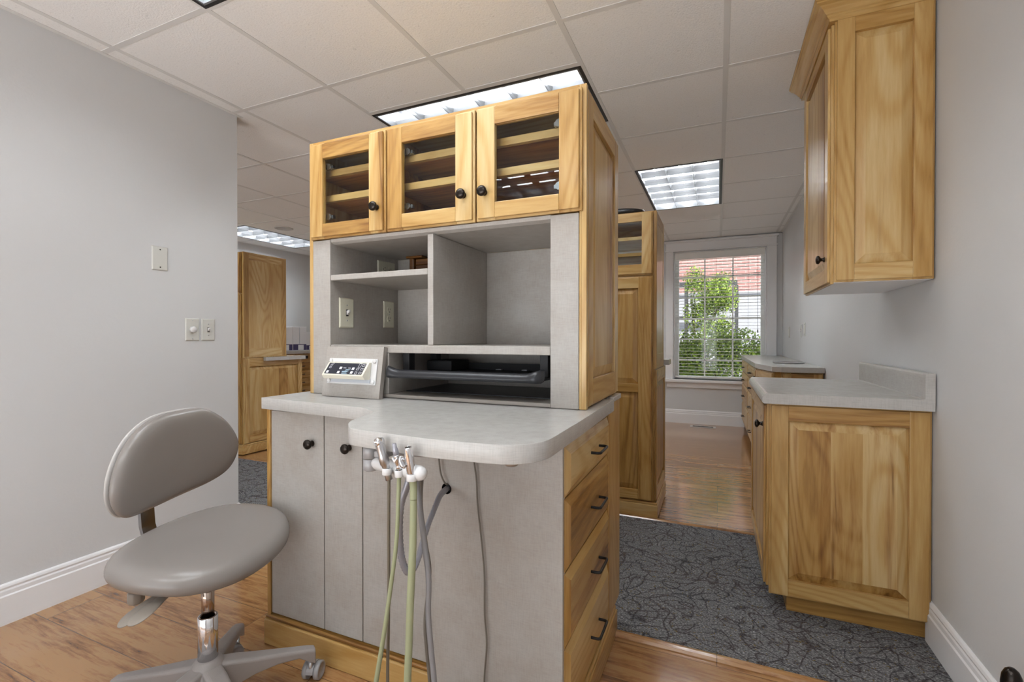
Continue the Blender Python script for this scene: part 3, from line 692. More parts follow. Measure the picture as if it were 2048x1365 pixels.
# wedge shaped housing: face tilted upward
c0, c1 = px0 + .012, px1 - .024; zt, zb = pz1 - .016, pz0 + .026; dt, db = .008, .046
mb = F()
A = [(c0, .0055, zb - .008), (c1, .0055, zb - .008), (c1, .0055, zt), (c0, .0055, zt)]
B = [(c0 - .001, db - .012, zb - .010), (c1 + .001, db - .012, zb - .010), (c1 + .001, dt, zt + .002), (c0 - .001, dt, zt + .002)]
Cc = [(c0, db, zb + .002), (c1, db, zb + .002), (c1, dt + .010, zt), (c0, dt + .010, zt)]
mb.rings([A, B, Cc], 'cream_plastic', smooth=False); mb.frame(); fix(mb.build('housing', t, bevel=.0015))
cf = lambda u, v, d: V((c0 + (c1 - c0) * u, (db + (dt + .010 - db) * v) + d * .75, (zb + .002) + (zt - zb - .002) * v + d * .66))
def face_quad(name, u0, u1, v0, v1, d, mat):
    mb = F(); q = [(u0, v0), (u1, v0), (u1, v1), (u0, v1)]
    mb.rings([[cf(a, b, e) for a, b in q] for e in (d - .0008, d)], mat, smooth=False); mb.frame(); return fix(mb.build(name, t))
face_quad('display', .05, .955, .09, .92, .0012, 'panel_navy')
for u, v in ((.085, .14), (.36, .13), (.68, .13), (.675, .42), (.365, .45)): face_quad('button', u, u + .055, v, v + .17, .0020, 'icon_white')
def outline(u0, u1, v0, v1):
    mb = F(); th = .007; tv = .025
    for a, b, c, d in ((u0, u1, v0, v0 + tv), (u0, u1, v1 - tv, v1), (u0, u0 + th, v0, v1), (u1 - th, u1, v0, v1)):
        mb.poly([cf(a, c, .0020), cf(b, c, .0020), cf(b, d, .0020), cf(a, d, .0020)], 'icon_white')
    mb.frame(); mb.build('button', t)
for a in ((.10, .155, .50, .62), (.105, .16, .68, .80), (.785, .845, .40, .56), (.79, .84, .10, .28), (.80, .86, .62, .90), (.885, .945, .12, .27), (.885, .945, .40, .56), (.885, .945, .68, .84)): outline(*a)
mb = F()
for uv in ([(.47, .20), (.58, .20), (.63, .34), (.47, .30)], [(.52, .34), (.62, .38), (.665, .46), (.55, .44)], [(.48, .10), (.61, .10), (.61, .15), (.48, .15)], [(.46, .52), (.53, .52), (.53, .55), (.46, .55)], [(.58, .52), (.65, .52), (.65, .55), (.58, .55)]): mb.poly([cf(a, b, .0020) for a, b in uv], 'icon_blue' if uv[0][1] < .5 else 'icon_white')
mb.frame(); mb.build('chair_symbol', t)
mb = F()
for k in range(3): mb.poly([cf(.13 + .02 * k, .85 + .0 * k, .0020), cf(.142 + .02 * k, .85, .0020), cf(.142 + .02 * k, .93 - .04, .0020), cf(.13 + .02 * k, .93 - .04, .0020)], 'icon_white')
mb.frame(); mb.build('printed_symbol', t)

# ------------------------------------------------------------------ instrument arm, handpieces, hoses
t = thing('instrument_arm', 'grey swing arm with white holder bar under the desk edge', 'instrument holder', (-.781, .92, .80))
mb = MB().frame((-.79, .945, 0), V((.977, .212, 0)), V((-.212, .977, 0))); mb.box(0, .40, 0, .025, .805, .827, 'grey_metal'); mb.box(0, .40, -.01, .037, .827, .8445, 'grey_metal'); mb.frame(); mb.build('rail', t, bevel=.003)
mb = MB(); mb.lathe((-.395, .90, .8445), -Z_, [(.016, 0), (.018, .006), (.012, .012), (0, .013)], 'steel', 20); mb.build('stop_knob', t)
mb = MB(); mb.lathe((-.781, .92, .776), Z_, [(.014, -.002), (.0185, .002), (.0185, .027), (.0175, .0275)], 'grey_metal', 24); mb.build('elbow', t)
mb = MB(); mb.lathe((-.781, .92, .8045), Z_, [(.0188, 0), (.0188, .022), (.0175, .025), (.0165, .028), (0, .029)], 'grey_metal', 24); mb.build('pivot', t)
mb = MB(); mb.box(-.775, -.735, .912, .952, .807, .826, 'grey_metal'); mb.build('link', t, bevel=.004)
a, b = V((-.752, .905, .798)), V((-.584, .842, .810)); dv = (b - a).normalized(); L = (b - a).length
mb = MB(); mb.lathe(a, dv, [(.006, -.012), (.012, -.004), (.0155, .010), (.0158, L - .014), (.0158, L - .010), (.0162, L + .001), (.0135, L + .010), (.008, L + .0155), (.0005, L + .0175)], 'white_plastic', 28); mb.build('holder_bar', t)
for (cx, cy, r0), (hx_, hy_) in (((-.6725, .8445, .0090), (-.672, .860)), ((-.6375, .8415, .0078), (-.637, .850)), ((-.5955, .8305, .0105), (-.596, .835))):
    r1 = r0 + .0016; mb = MB(); mb.lathe((cx, cy, .796), Z_, [(r0, 0), (r1 - .0008, 0), (r1, .001), (r1, .014), (r1 - .0008, .015), (r0, .015), (r0, 0)], 'white_plastic', 22, caps=False)
    mb.box(hx_ - .004, hx_ + .004, cy + r0 + .001, max(hy_, cy + r0 + .004) + .004, .797, .810, 'white_plastic'); mb.build('cradle', t)
def hp(name, label, pts): return thing(name, label, 'dental instrument', pts)
# 1: contra-angle handpiece
t = hp('dental_handpiece', 'chrome round-headed dental handpiece leftmost on the white holder', (-.680, .845, .84))
A, B = V((-.6830, .832, .870)), V((-.6690, .848, .785)); d = (B - A).normalized()
mb = MB(); mb.lathe(A, d, [(.0085, -.004), (.0095, 0), (.0100, .010), (.0098, .030), (.0108, .034), (.0108, .050), (.0085, .054), (.0070, .070), (.0078, .074), (.0078, .088), (.005, .089)], 'steel', 24); mb.build('sleeve', t)
mb = MB(); mb.lathe(A + V((.001, .004, 0)), V((-.35, -.93, .05)), [(.0095, -.004), (.0100, .010), (.0085, .0125), (.0060, .0132), (.0055, .0120), (.0045, .0120), (.0040, .0140), (.0022, .0142), (.0020, .011), (0, .011)], 'chrome', 24); mb.build('head', t)
mb = MB(); mb.tube([B - d * .002, (-.676, .855, .671), (-.684, .865, .536), (-.688, .868, .424), (-.690, .868, .328), (-.690, .87, .16), (-.69, .89, .03), (-.69, .93, .006), (-.69, 1.02, .006)], .0036, 'hose_tan', 10); mb.build('hose', t)
# 2: air water syringe
t = hp('saliva_ejector', 'grey tipped slim suction valve in the middle of the holder', (-.642, .845, .85))
A, B = V((-.640, .828, .871)), V((-.637, .842, .812)); d = (B - A).normalized()
mb = MB(); mb.lathe(A, d, [(.0015, 0), (.0048, 0), (.0050, .010), (.0062, .012), (.0064, .024), (.0060, .026)], 'hose_corr', 18); mb.build('tip', t)
mb = MB(); mb.lathe(A, d, [(.0060, .026), (.0066, .028), (.0064, .046), (.0050, .050), (.0062, .052), (.0062, .062)], 'chrome', 18); mb.build('body', t)
mb = MB(); mb.rings([[(x, y, z) for x, z in ((-.0075, .0), (.0, -.010), (.009, .002), (.006, .006), (.0, -.003), (-.005, .004))] for y in (0, .004)], 'steel', smooth=False)
for k in range(len(mb.v)): mb.v[k] = mb.v[k] + V((-.640, .828, .838))
fix(mb.build('lever', t, bevel=.0008))
mb = MB(); mb.tube([B, (-.641, .845, .766), (-.647, .845, .655), (-.662, .845, .553), (-.682, .845, .436), (-.704, .845, .323), (-.735, .845, .16), (-.765, .84, .03), (-.80, .82, .008), (-.88, .80, .008)], [.0052, .0046, .0046, .0048, .0052, .0056, .0056, .0056, .0056, .0056], 'hose_green', 12); mb.build('hose', t)
# 3: high volume evacuator
t = hp('suction_valve', 'wide chrome suction valve with side lever at the holder ball end', (-.600, .83, .85))
A, B = V((-.5995, .822, .869)), V((-.5955, .830, .806)); d = (B - A).normalized()
mb = MB(); mb.lathe(A, d, [(.0062, .006), (.0075, 0), (.0085, 0), (.0088, .004), (.0098, .020), (.0098, .050), (.0090, .056), (.0086, .066), (.0072, .067)], 'chrome', 28); mb.lathe(A, d, [(.0062, .0005), (.0061, .006), (0, .006)], 'void', 20); mb.build('body', t)
mb = MB(); mb.lathe(V((-.611, .818, .842)), V((-.75, -.62, .1)), [(.005, -.004), (.0055, .002), (.0045, .004), (0, .0045)], 'steel', 16)
mb.tube([(-.6125, .816, .850), (-.613, .815, .840), (-.607, .815, .830), (-.602, .816, .828)], [.0035, .005, .005, .0035], 'steel', 10); mb.build('lever', t)
mb = MB(); mb.tube([B - d * .004, (-.595, .835, .785), (-.595, .835, .754)], [.0085, .0080, .0078], 'hose_green', 14); mb.build('hose_collar', t)
mb = MB(); mb.tube([(-.595, .835, .765), (-.595, .835, .73), (-.597, .835, .646), (-.603, .835, .538), (-.607, .835, .44), (-.611, .835, .357), (-.617, .835, .19), (-.63, .83, .05), (-.66, .80, .012), (-.74, .76, .012)], [.0074, .0076, .0082, .0082, .0080, .0080, .0080, .0080, .0080, .0080], 'hose_green', 14); mb.build('hose', t)
# loose hoses
mb = MB(); mb.tube([(-.640, .884, .783), (-.645, .880, .762), (-.662, .88, .715), (-.673, .89, .645), (-.674, .90, .585), (-.664, .91, .550), (-.656, .93, .560), (-.664, .97, .596), (-.672, 1.01, .630), (-.678, 1.05, .658), (-.688, 1.09, .674), (-.697, 1.145, .676)], [.0085, .0085, .0088, .0088, .0088, .0085, .0078, .0075, .0075, .0078, .0082, .0085], 'hose_corr', 14, ribs=.17, sub=12)
tag(mb.build('suction_hose', at=(-.66, .9, .6)), 'looped grey corrugated hose running into the round hole of the panel', 'hose')
mb = MB(); mb.tube([(-.607, .872, .800), (-.612, .872, .779), (-.602, .87, .72), (-.589, .87, .633), (-.580, .87, .569), (-.581, .87, .492), (-.574, .87, .416), (-.566, .87, .347), (-.556, .87, .20), (-.545, .87, .05), (-.53, .88, .010), (-.46, .95, .010)], .0062, 'hose_grey', 12)
tag(mb.build('air_hose', at=(-.58, .87, .01)), 'smooth dark grey hose hanging right of the green hoses', 'hose')
mb = MB(); mb.tube([(-.612, .894, .796), (-.615, .892, .724), (-.602, .892, .636), (-.592, .892, .571), (-.599, .885, .468), (-.595, .885, .402), (-.587, .885, .331), (-.575, .888, .19), (-.57, .90, .05), (-.56, .92, .008), (-.50, 1.0, .008)], .0042, 'cord_brown', 10)
tag(mb.build('water_hose', at=(-.59, .885, .01)), 'thin brown-grey hose twisting behind the dark grey hose', 'hose')
mb = MB(); mb.tube([(-.612, 1.118, .843), (-.604, 1.125, .763), (-.598, 1.127, .716), (-.595, 1.128, .649), (-.583, 1.127, .556), (-.574, 1.127, .463), (-.573, 1.127, .356), (-.567, 1.127, .276), (-.574, 1.126, .173), (-.572, 1.122, .03), (-.565, 1.10, .006), (-.50, 1.06, .006)], .0024, 'cord_brown', 8)
tag(mb.build('power_cord', at=(-.58, 1.12, .01)), 'thin wavy cord hanging down the grey knee panel', 'cord')
mb = MB(); mb.tube([(-.716, 1.10, .843), (-.716, 1.118, .79), (-.713, 1.122, .755), (-.708, 1.122, .722), (-.699, 1.122, .702), (-.694, 1.128, .691), (-.692, 1.145, .687)], .0024, 'cord_brown', 8)
tag(mb.build('power_cord', at=(-.70, 1.12, .7)), 'short thin cord curving from the desk underside into the panel hole', 'cord')

# ------------------------------------------------------------------ stool
SC = V((-1.343, .886, 0)); fdir = V((.979, .203, 0)); sdir = V((-.203, .979, 0))
t = thing('dental_stool', 'taupe vinyl wheeled stool with rounded backrest beside the island', 'stool', SC)
def pad(o, ax, ay, az, outline, layers, mat):
    mb = MB(); n = len(outline)
    cx = sum(p[0] for p in outline) / n; cy = sum(p[1] for p in outline) / n
    rs = []
    for sc_, h in layers: rs.append([o + ax * (cx + (px - cx) * sc_) + ay * (cy + (py - cy) * sc_) + az * h(cx + (px - cx) * sc_, cy + (py - cy) * sc_) for px, py in outline])
    mb.rings(rs, mat); return mb
def closed(pts, n=64):
    """smooth closed curve through pts"""
    out = []; m = len(pts); per = max(2, n // m)
    for i in range(m):
        p0, p1, p2, p3 = [V((*pts[(i + k) % m], 0)) for k in (-1, 0, 1, 2)]
        for k in range(per):
            q = k / per; c = .5 * (2 * p1 + (p2 - p0) * q + (2 * p0 - 5 * p1 + 4 * p2 - p3) * q * q + (-p0 + 3 * p1 - 3 * p2 + p3) * q ** 3); out.append((c.x, c.y))
    return out
SO = V((-1.447, .952, 0))
so = closed([(.215, .0), (.195, .12), (.125, .205), (.01, .235), (-.11, .212), (-.19, .13), (-.222, .0), (-.195, -.13), (-.115, -.215), (.01, -.240), (.125, -.21), (.195, -.12)])
sad = lambda x, y: .012 * (y / .24) ** 2 - .016 * max(0, x / .2) ** 2 - .004 + .07 * y - .02 * x
ZS = .027
Ls = [(.05, lambda x, y: .398), (.80, lambda x, y: .398 + sad(x, y) * .5), (.90, lambda x, y: .402 + sad(x, y)), (.97, lambda x, y: .412 + sad(x, y)), (1.0, lambda x, y: .428 + sad(x, y)), (.992, lambda x, y: .443 + sad(x, y)), (.965, lambda x, y: .456 + sad(x, y)), (.91, lambda x, y: .466 + sad(x, y)), (.80, lambda x, y: .472 + sad(x, y)), (.6, lambda x, y: .473 + sad(x, y)), (.3, lambda x, y: .471 + sad(x, y)), (.02, lambda x, y: .469 + sad(x, y))]
mb = pad(SO + Z_ * ZS, fdir, sdir, Z_, so, Ls, 'vinyl'); fix(mb.build('seat', t, subsurf=1))
# backrest, drawn in its own plane (a across, z up), facing fdir
BO = V((-1.725, .939, 0)) + sdir * .087
bo = closed([(.02, .846), (.11, .840), (.19, .790), (.243, .705), (.240, .640), (.200, .585), (.12, .557), (0, .545), (-.11, .538), (-.195, .545), (-.240, .610), (-.228, .700), (-.170, .785), (-.08, .836)])
cv = lambda x, y: .55 * x * x
Lb = [(.05, lambda x, y: cv(x, y) - .012), (.85, lambda x, y: cv(x, y) - .010), (.95, lambda x, y: cv(x, y) - .004), (1.0, lambda x, y: cv(x, y) + .010), (.985, lambda x, y: cv(x, y) + .022), (.94, lambda x, y: cv(x, y) + .033), (.86, lambda x, y: cv(x, y) + .040), (.7, lambda x, y: cv(x, y) + .043), (.4, lambda x, y: cv(x, y) + .044), (.03, lambda x, y: cv(x, y) + .044)]
back = pad(BO, sdir, Z_, fdir, bo, Lb, 'vinyl'); fix(back.build('backrest', t, subsurf=1))
Lk = [(.05, lambda x, y: cv(x, y) - .034), (.75, lambda x, y: cv(x, y) - .032), (.93, lambda x, y: cv(x, y) - .024), (1.0, lambda x, y: cv(x, y) - .012), (1.0, lambda x, y: cv(x, y) - .004), (.9, lambda x, y: cv(x, y) - .003), (.1, lambda x, y: cv(x, y) - .014)]
fix(pad(BO, sdir, Z_, fdir, bo, Lk, 'vinyl_back').build('back_shell', t, subsurf=1))
pb = BO + fdir * -.020 + sdir * -.066
mb = MB(); mb.frame(pb, sdir, -fdir)
mb.rings([[(a * .024, b * .006 + y, z) for a, b in ((-1, -1), (1, -1), (1, 1), (-1, 1))] for y, z in ((.018, .72), (.014, .56), (.006, .47), (-.012, .415), (-.05, .406), (-.16, .404))], 'dark_steel', smooth=False); mb.frame(); fix(mb.build('back_bar', t, bevel=.003))
mb = MB(); mb.frame(SO, fdir, sdir); mb.box(-.20, .14, -.055, .055, .390, .420, 'stool_plastic'); mb.frame(); fix(mb.build('mechanism', t, bevel=.008))
mb = MB(); mb.lathe(V((-1.478, .775, .383)), Z_, [(.017, -.020), (.021, -.012), (.021, .010), (.014, .016)], 'stool_grip', 8); mb.build('tilt_knob', t, bevel=.003)
def paddle(a, b, c):
    mb = MB(); a, b, c = V(a), V(b), V(c); P = []; 
    for q, w_, th in ((0, .008, .005), (.2, .010, .006), (.38, .013, .006), (.55, .021, .005), (.75, .027, .0045), (.9, .024, .004), (.97, .014, .003), (1, .004, .002)):
        p = a * (1 - q) ** 2 + b * 2 * q * (1 - q) + c * q * q; d = ((b - a) * (1 - q) + (c - b) * q).normalized(); s_ = d.cross(Z_).normalized(); u_ = s_.cross(d)
        P.append([p + s_ * w_ * math.cos(2 * PI * k / 12) + u_ * th * math.sin(2 * PI * k / 12) for k in range(12)])
    mb.rings(P, 'stool_grip'); fix(mb.build('lever', t, subsurf=1))
paddle((-1.385, .835, .404), (-1.372, .775, .398), (-1.358, .695, .372)); paddle((-1.400, .832, .404), (-1.398, .775, .396), (-1.394, .690, .362))
mb = MB(); mb.cyl(SC + V((0, 0, .29)), SC + V((0, 0, .400)), .0165, 'copper_rod', 24); mb.build('piston', t)
mb = MB(); mb.lathe(SC, Z_, [(.0255, .170), (.0255, .300), (.0235, .302), (.019, .302), (.019, .297), (0, .297)], 'chrome', 32); mb.build('column', t)
mb = MB(); mb.lathe(SC, Z_, [(.030, .075), (.052, .085), (.055, .12), (.045, .155), (.031, .178), (.026, .180)], 'stool_plastic', 32); mb.build('hub', t)
for k in range(5):
    an = math.radians(56 + 72 * k); d = V((math.cos(an), math.sin(an), 0)); s_ = V((-d.y, d.x, 0)); mb = MB(); rs = []
    for r, zt, zb, hw in ((.030, .165, .085, .026), (.07, .158, .085, .026), (.12, .146, .098, .024), (.18, .133, .102, .021), (.24, .120, .096, .019), (.268, .114, .075, .018), (.288, .108, .062, .0165)):
        rs.append([SC + d * r + s_ * a * hw + Z_ * z for a, z in ((-1, zb), (1, zb), (1, zt - .006), (.72, zt), (-.72, zt), (-1, zt - .006))])
    mb.rings(rs, 'stool_plastic', smooth=False); fix(mb.build('leg', t, bevel=.004))
    c = SC + d * .275; sw = an + (.9, 2.2, .4, 1.5, -.6)[k]; wd = V((math.cos(sw), math.sin(sw), 0)); ax = V((-wd.y, wd.x, 0)); wc = c + wd * .018 + Z_ * .0275
    mb = MB(); mb.cyl(c + Z_ * .03, c + Z_ * .066, .0055, 'steel', 12); hood = []
    for q in range(-3, 4): pass
    for e in (-.011, .011): hood.append([wc + ax * e + wd * (math.cos(PI * j / 10) * .0285) + Z_ * (math.sin(PI * j / 10) * .0285) for j in range(11)])
    mb.rings(hood, 'caster_grey', caps=True, closed=True, smooth=False); cs = fix(mb.build('caster', t))
    for sg in (-1, 1):
        mb = MB(); mb.lathe(wc + ax * sg * .0115, ax * sg, [(.0275, 0), (.0275, .013), (.0255, .0155), (.021, .016), (.020, .0145), (0, .0145)], 'caster_grey', 28); mb.build('wheel', cs)

# ------------------------------------------------------------------ right side cabinets
t = thing('base_cabinet', 'knotty hickory base cabinet with raised end panel against the right wall', 'cabinet', (.45, 2.5, 0))
mb = MB(); mb.box(.192, .700, 2.150, 2.95, .092, .838, 'wood_z', .6); mb.build('body', t, bevel=.001)
mb = MB(); mb.box(.255, .700, 2.168, 2.94, .0065, .0915, 'wood_x', .45); mb.build('toe_kick', t)
mb = MB(); panel_door(mb, (.190, 2.150, .075), X_, -Y_, .512, .764, .020, .066, .066, .068); fix(mb.build('end_panel', t, bevel=.0015))
mb = MB(); panel_door(mb, (.192, 2.945, .098), -Y_, -X_, .79, .735, .020, .066, .062, .062); d = fix(mb.build('door', t, bevel=.0015))
knob(d, (.172, 2.215, .742), -X_, .0165)
t = thing('worktop', 'pale laminate worktop with backsplash on the right hickory cabinet', 'worktop', (.44, 2.5, .84))
pr = [(.700, .840)] + [(.168, .840), (.162, .846)] + [(.162 + .020 * (1 - math.cos(a)), .860 + .020 * math.sin(a)) for a in (0, .4, .8, 1.2, PI / 2)] + [(.667, .880), (.672, .884)] + [(.672, .960)] + [(.672 + .010 * (1 - math.cos(a)), .964 + .010 * math.sin(a)) for a in (.4, .8, 1.2, PI / 2)] + [(.700, .974)]
mb = MB(); mb.rings([[(x, y, z) for x, z in pr] for y in (2.105, 2.958)], 'worktop_laminate', smooth=False); o = fix(mb.build('slab', t))
t = thing('hanging_cabinet', 'hickory wall cabinet with crown moulding high on the right wall', 'cabinet', (.55, 2.4, 1.31))
mb = MB(); mb.box(.404, .700, 2.135, 2.695, 1.3125, 2.30, 'wood_z', .6); mb.build('body', t, bevel=.001)
mb = MB(); mb.box(.404, .700, 2.135, 2.695, 1.3085, 1.312, 'trim_paint'); mb.build('bottom_panel', t)
mb = MB(); panel_door(mb, (.402, 2.135, 1.310), X_, -Y_, .298, .990, .020, .062, .062, .066); fix(mb.build('end_panel', t, bevel=.0015))
mb = MB(); panel_door(mb, (.404, 2.692, 1.305), -Y_, -X_, .555, .985, .020, .062, .062, .062); d = fix(mb.build('door', t, bevel=.0015))
knob(d, (.384, 2.195, 1.408), -X_, .0165)
cp = [(.0, 2.292), (.022, 2.292), (.022, 2.300), (.026, 2.304), (.030, 2.306), (.030, 2.312), (.036, 2.316), (.046, 2.328), (.058, 2.338), (.070, 2.343), (.070, 2.348), (.076, 2.350), (.076, 2.3585), (.0, 2.3585)]
mb = MB(); mb.rings([[(.700, 2.135 - p, z) for p, z in cp], [(.404 - p, 2.135 - p, z) for p, z in cp]], 'wood_x', smooth=False, tone=.6); mb.rings([[(.404 - p, 2.135 - p, z) for p, z in cp], [(.404 - p, 2.76, z) for p, z in cp]], 'wood_y', smooth=False, tone=.6); fix(mb.build('crown', t))

# far right counter by the window
t = thing('drawer_cabinet', 'hickory cabinet with drawers and angled corner door near the window', 'cabinet', (.5, 5.2, 0))
pl = [(.700, 4.01), (.700, 6.40), (.285, 6.40), (.310, 4.46), (.395, 4.03), (.43, 4.01)]
mb = MB(); mb.prism(list(reversed(pl)), .092, .843, 'wood_z', .6); fix(mb.build('body', t))
mb = MB(); mb.prism([(.695, 6.38), (.36, 6.38), (.38, 4.48), (.46, 4.07), (.695, 4.07)], .0, .0915, 'wood_y', .4); fix(mb.build('toe_kick', t))
mb = MB(); panel_door(mb, (.435, 4.008, .098), X_, -Y_, .262, .742, .018, .06, .06, .06); fix(mb.build('end_panel', t, bevel=.0015))
U = (V((.395, 4.03, 0)) - V((.310, 4.46, 0))); uw = U.length; U.normalize(); Dn = V((-abs(U.y), -U.x, 0)); Dn = V((U.y, -U.x, 0)) if V((U.y, -U.x, 0)).x < 0 else V((-U.y, U.x, 0))
mb = MB(); panel_door(mb, V((.310, 4.46, .10)) + U * .01 + Dn * .001, U, Dn, uw - .02, .738, .018, .06, .06, .06); d = fix(mb.build('door', t, bevel=.0015)); knob(d, V((.310, 4.46, .765)) + U * .045 + Dn * .019, Dn, .0165)
ux = (V((.310, 4.47, 0)) - V((.286, 6.36, 0))).normalized(); dx = V((ux.y, -ux.x, 0)); dx = dx if dx.x < 0 else -dx
for j in range(2):
    for a, b in ((.70, .835), (.56, .694), (.34, .554), (.105, .334)):
        mb = MB(); o = V((.286, 6.36, a)) + ux * (.01 + j * .94) + dx * .001; drawer_front(mb, o, ux, dx, .925, b - a, .018); d = fix(mb.build('drawer', t)); pull(d, V((o.x, o.y, (a + b) / 2)) + ux * .46 + dx * .018, ux, dx, .10)
mb = MB(); mb.prism([(.700, 3.965), (.700, 6.42), (.262, 6.42), (.288, 4.45), (.372, 4.01), (.43, 3.965)], .845, .885, 'worktop_laminate')
tag(fix(mb.build('worktop', bevel=.002, at=(.5, 5.2, .845))), 'pale clipped-corner worktop on the drawer cabinet near the window', 'worktop')
mb = MB(); mb.lathe((.545, 4.55, .8855), Z_, [(.10, 0), (.115, .004), (.118, .010), (.11, .010), (.095, .005), (0, .004)], 'steel', 32)
tag(mb.build('metal_tray', at=(.545, 4.55, .886)), 'shallow round metal tray on the worktop near the window', 'tray')
plate('blank_outlet_cover', 'pale cover plate on the right wall nearest the window', (XR - .0005, 5.83, 1.16), -X_, Y_, mat='grey_plate', kind='blank')
plate('light_switch', 'white toggle switch on the right wall above the far worktop', (XR - .0005, 5.02, 1.165), -X_, Y_, mat='white_plastic', kind='toggle')
plate('blank_outlet_cover', 'pale cover plate just right of the far white toggle switch', (XR - .0005, 4.84, 1.175), -X_, Y_, mat='grey_plate', kind='blank')

# ------------------------------------------------------------------ tall hutch in the passage
def back_hutch(label_c, X1, X0, Y0, Z0, Z1, d1, d2, lab_top, glass_from=None, base_top=.912):
    """tall cabinet whose door side faces -Y; hutch depth d1, base depth d2; right side at X1"""
    t = thing('tall_cabinet', label_c, 'cabinet', ((X0 + X1) / 2, Y0 + d1 / 2, 0))
    gz = Z1 - .40
    mb = MB()
    for x in (X0, X1 - .024): mb.box(x, x + .018, Y0, Y0 + d1, base_top, Z1, 'wood_z', .6)
    mb.box(X0 + .018, X1 - .024, Y0, Y0 + d1, Z1 - .018, Z1, 'wood_x'); mb.box(X0 + .018, X1 - .024, Y0, Y0 + d1, gz + .006, gz + .024, 'wood_x')
    mb.box(X0 + .018, X1 - .024, Y0 + .01, Y0 + d1, base_top, gz + .006, 'wood_z'); mb.box(X0, X1 - .024, Y0, Y0 + d2, .10, base_top - .001, 'wood_z', .6)
    mb.build('body', t)
    mb = MB(); mb.box(X0 - .01, X1 + .006, Y0 - .022, Y0 + d2 - .05, .0075, .085, 'wood_x', .6); mb.box(X0 - .008, X1 + .002, Y0 - .016, Y0 + d2 - .05, .085, .099, 'wood_x', .6); mb.build('plinth', t, bevel=.004)
    mb = MB(); panel_door(mb, (X1 - .022, Y0 + .001, base_top + .003), Y_, X_, d1 - .001, Z1 - base_top - .003, .018, .055, .07, .085); fix(mb.build('side_panel', t, bevel=.0015))
    mb = MB(); panel_door(mb, (X1 - .024, Y0 + .001, .10), Y_, X_, d2 - .001, base_top - .101, .020, .06, .085, .075); fix(mb.build('base_side_panel', t, bevel=.0015))
    n = 3; w = (X1 - X0 - .022) / n
    for k in range(n):
        x = X0 + k * w + .003; ww = w - .006
        mb = MB(); mb_op = panel_door(mb, (x, Y0 - .001, gz + .012), X_, -Y_, ww, Z1 - gz - .018, .020, .065, .055, .065, kind='glass'); d = mb.build('door', t, bevel=.0015); pane(d, (x, Y0 - .001, gz + .012), X_, -Y_, *mb_op[0]); knob(d, (x + .035, Y0 - .021, Z1 - .115), -Y_, .0155)
        mb = MB(); panel_door(mb, (x, Y0 - .001, .106), X_, -Y_, ww, gz - .102, .020, .085, .072, .062, mids=((.66, .712),)); d = fix(mb.build('door', t, bevel=.0015)); knob(d, (x + .035, Y0 - .021, 1.05), -Y_, .0155)
        mb = MB(); mb_op = panel_door(mb, (x + ww, Y0 + d1 + .001, gz + .012), -X_, Y_, ww, Z1 - gz - .018, .020, .065, .055, .065, kind='glass'); d = mb.build('door', t, bevel=.0015); pane(d, (x + ww, Y0 + d1 + .001, gz + .012), -X_, Y_, *mb_op[0])
    for z in (gz + .135, gz + .235):
        mb = MB(); mb.box(X0 + .02, X1 - .026, Y0 + .02, Y0 + d1 - .02, z, z + .02, 'wood_x', .6); mb.build('shelf', t)
    mb = MB(); mb.box(X0 - .03, X1 + .03, Y0 + d1 * .52, Y0 + d2 + .04, base_top - .0375, base_top + .0005, 'worktop_laminate')
    # worktop end shows under the hutch, so it sits in a notch of the base
    mb.v = [p + V((0, 0, 0)) for p in mb.v]
    return t
back_hutch('tall hickory cabinet with glass top door standing in the passage', -.336, -1.46, 2.965, .10, 1.872, .42, .53, '')
back_hutch('tall hickory cabinet with raised side panels in the room beyond the left wall', -4.048, -5.10, 3.02, .10, 1.905, .475, .68, '')
def wedge_top(x0, x1, y0, y1, z, label):
    mb = MB(); mb.box(x0, x1, y0, y1, z, z + .036, 'worktop_laminate'); tag(mb.build('worktop', bevel=.002, at=((x0 + x1) / 2, (y0 + y1) / 2, z)), label, 'worktop')
wedge_top(-1.45, -.306, 3.392, 3.54, .9135, 'white worktop end at the far side of the passage cabinet')
mb = MB(); mb.box(-4.047, -4.012, 3.225, 3.50, .876, .911, 'worktop_laminate'); mb.box(-5.1, -4.012, 3.522, 3.73, .9125, .9485, 'worktop_laminate') if False else mb.box(-5.1, -4.012, 3.7015, 3.735, .876, .911, 'worktop_laminate'); mb.box(-4.047, -4.012, 3.50, 3.735, .876, .911, 'worktop_laminate')
tag(mb.build('worktop', bevel=.001, at=(-4.03, 3.5, .876)), 'grey worktop edge on the tall cabinet beyond the left wall', 'worktop')
t = thing('storage_bag', 'flat black bag lying on top of the passage cabinet', 'bag', (-.62, 3.1, 1.873))
mb = pad(V((-.66, 3.10, 1.874)), X_, Y_, Z_, closed([(.245, 0), (.22, .08), (.10, .10), (-.1, .105), (-.24, .09), (-.26, 0), (-.24, -.09), (-.1, -.10), (.1, -.105), (.22, -.08)]), [(.05, lambda x, y: 0), (.95, lambda x, y: 0), (1, lambda x, y: .018), (.97, lambda x, y: .034), (.85, lambda x, y: .044 + .006 * math.sin(20 * x)), (.4, lambda x, y: .046 + .006 * math.sin(17 * x + 9 * y)), (.05, lambda x, y: .044)], 'bag_black'); fix(mb.build('body', t, subsurf=1))
mb = MB(); mb.tube([(-.80, 3.02, 1.93), (-.74, 3.0, 1.945), (-.68, 3.01, 1.935), (-.62, 3.03, 1.93)], .006, 'bag_black', 8); mb.build('strap', t)

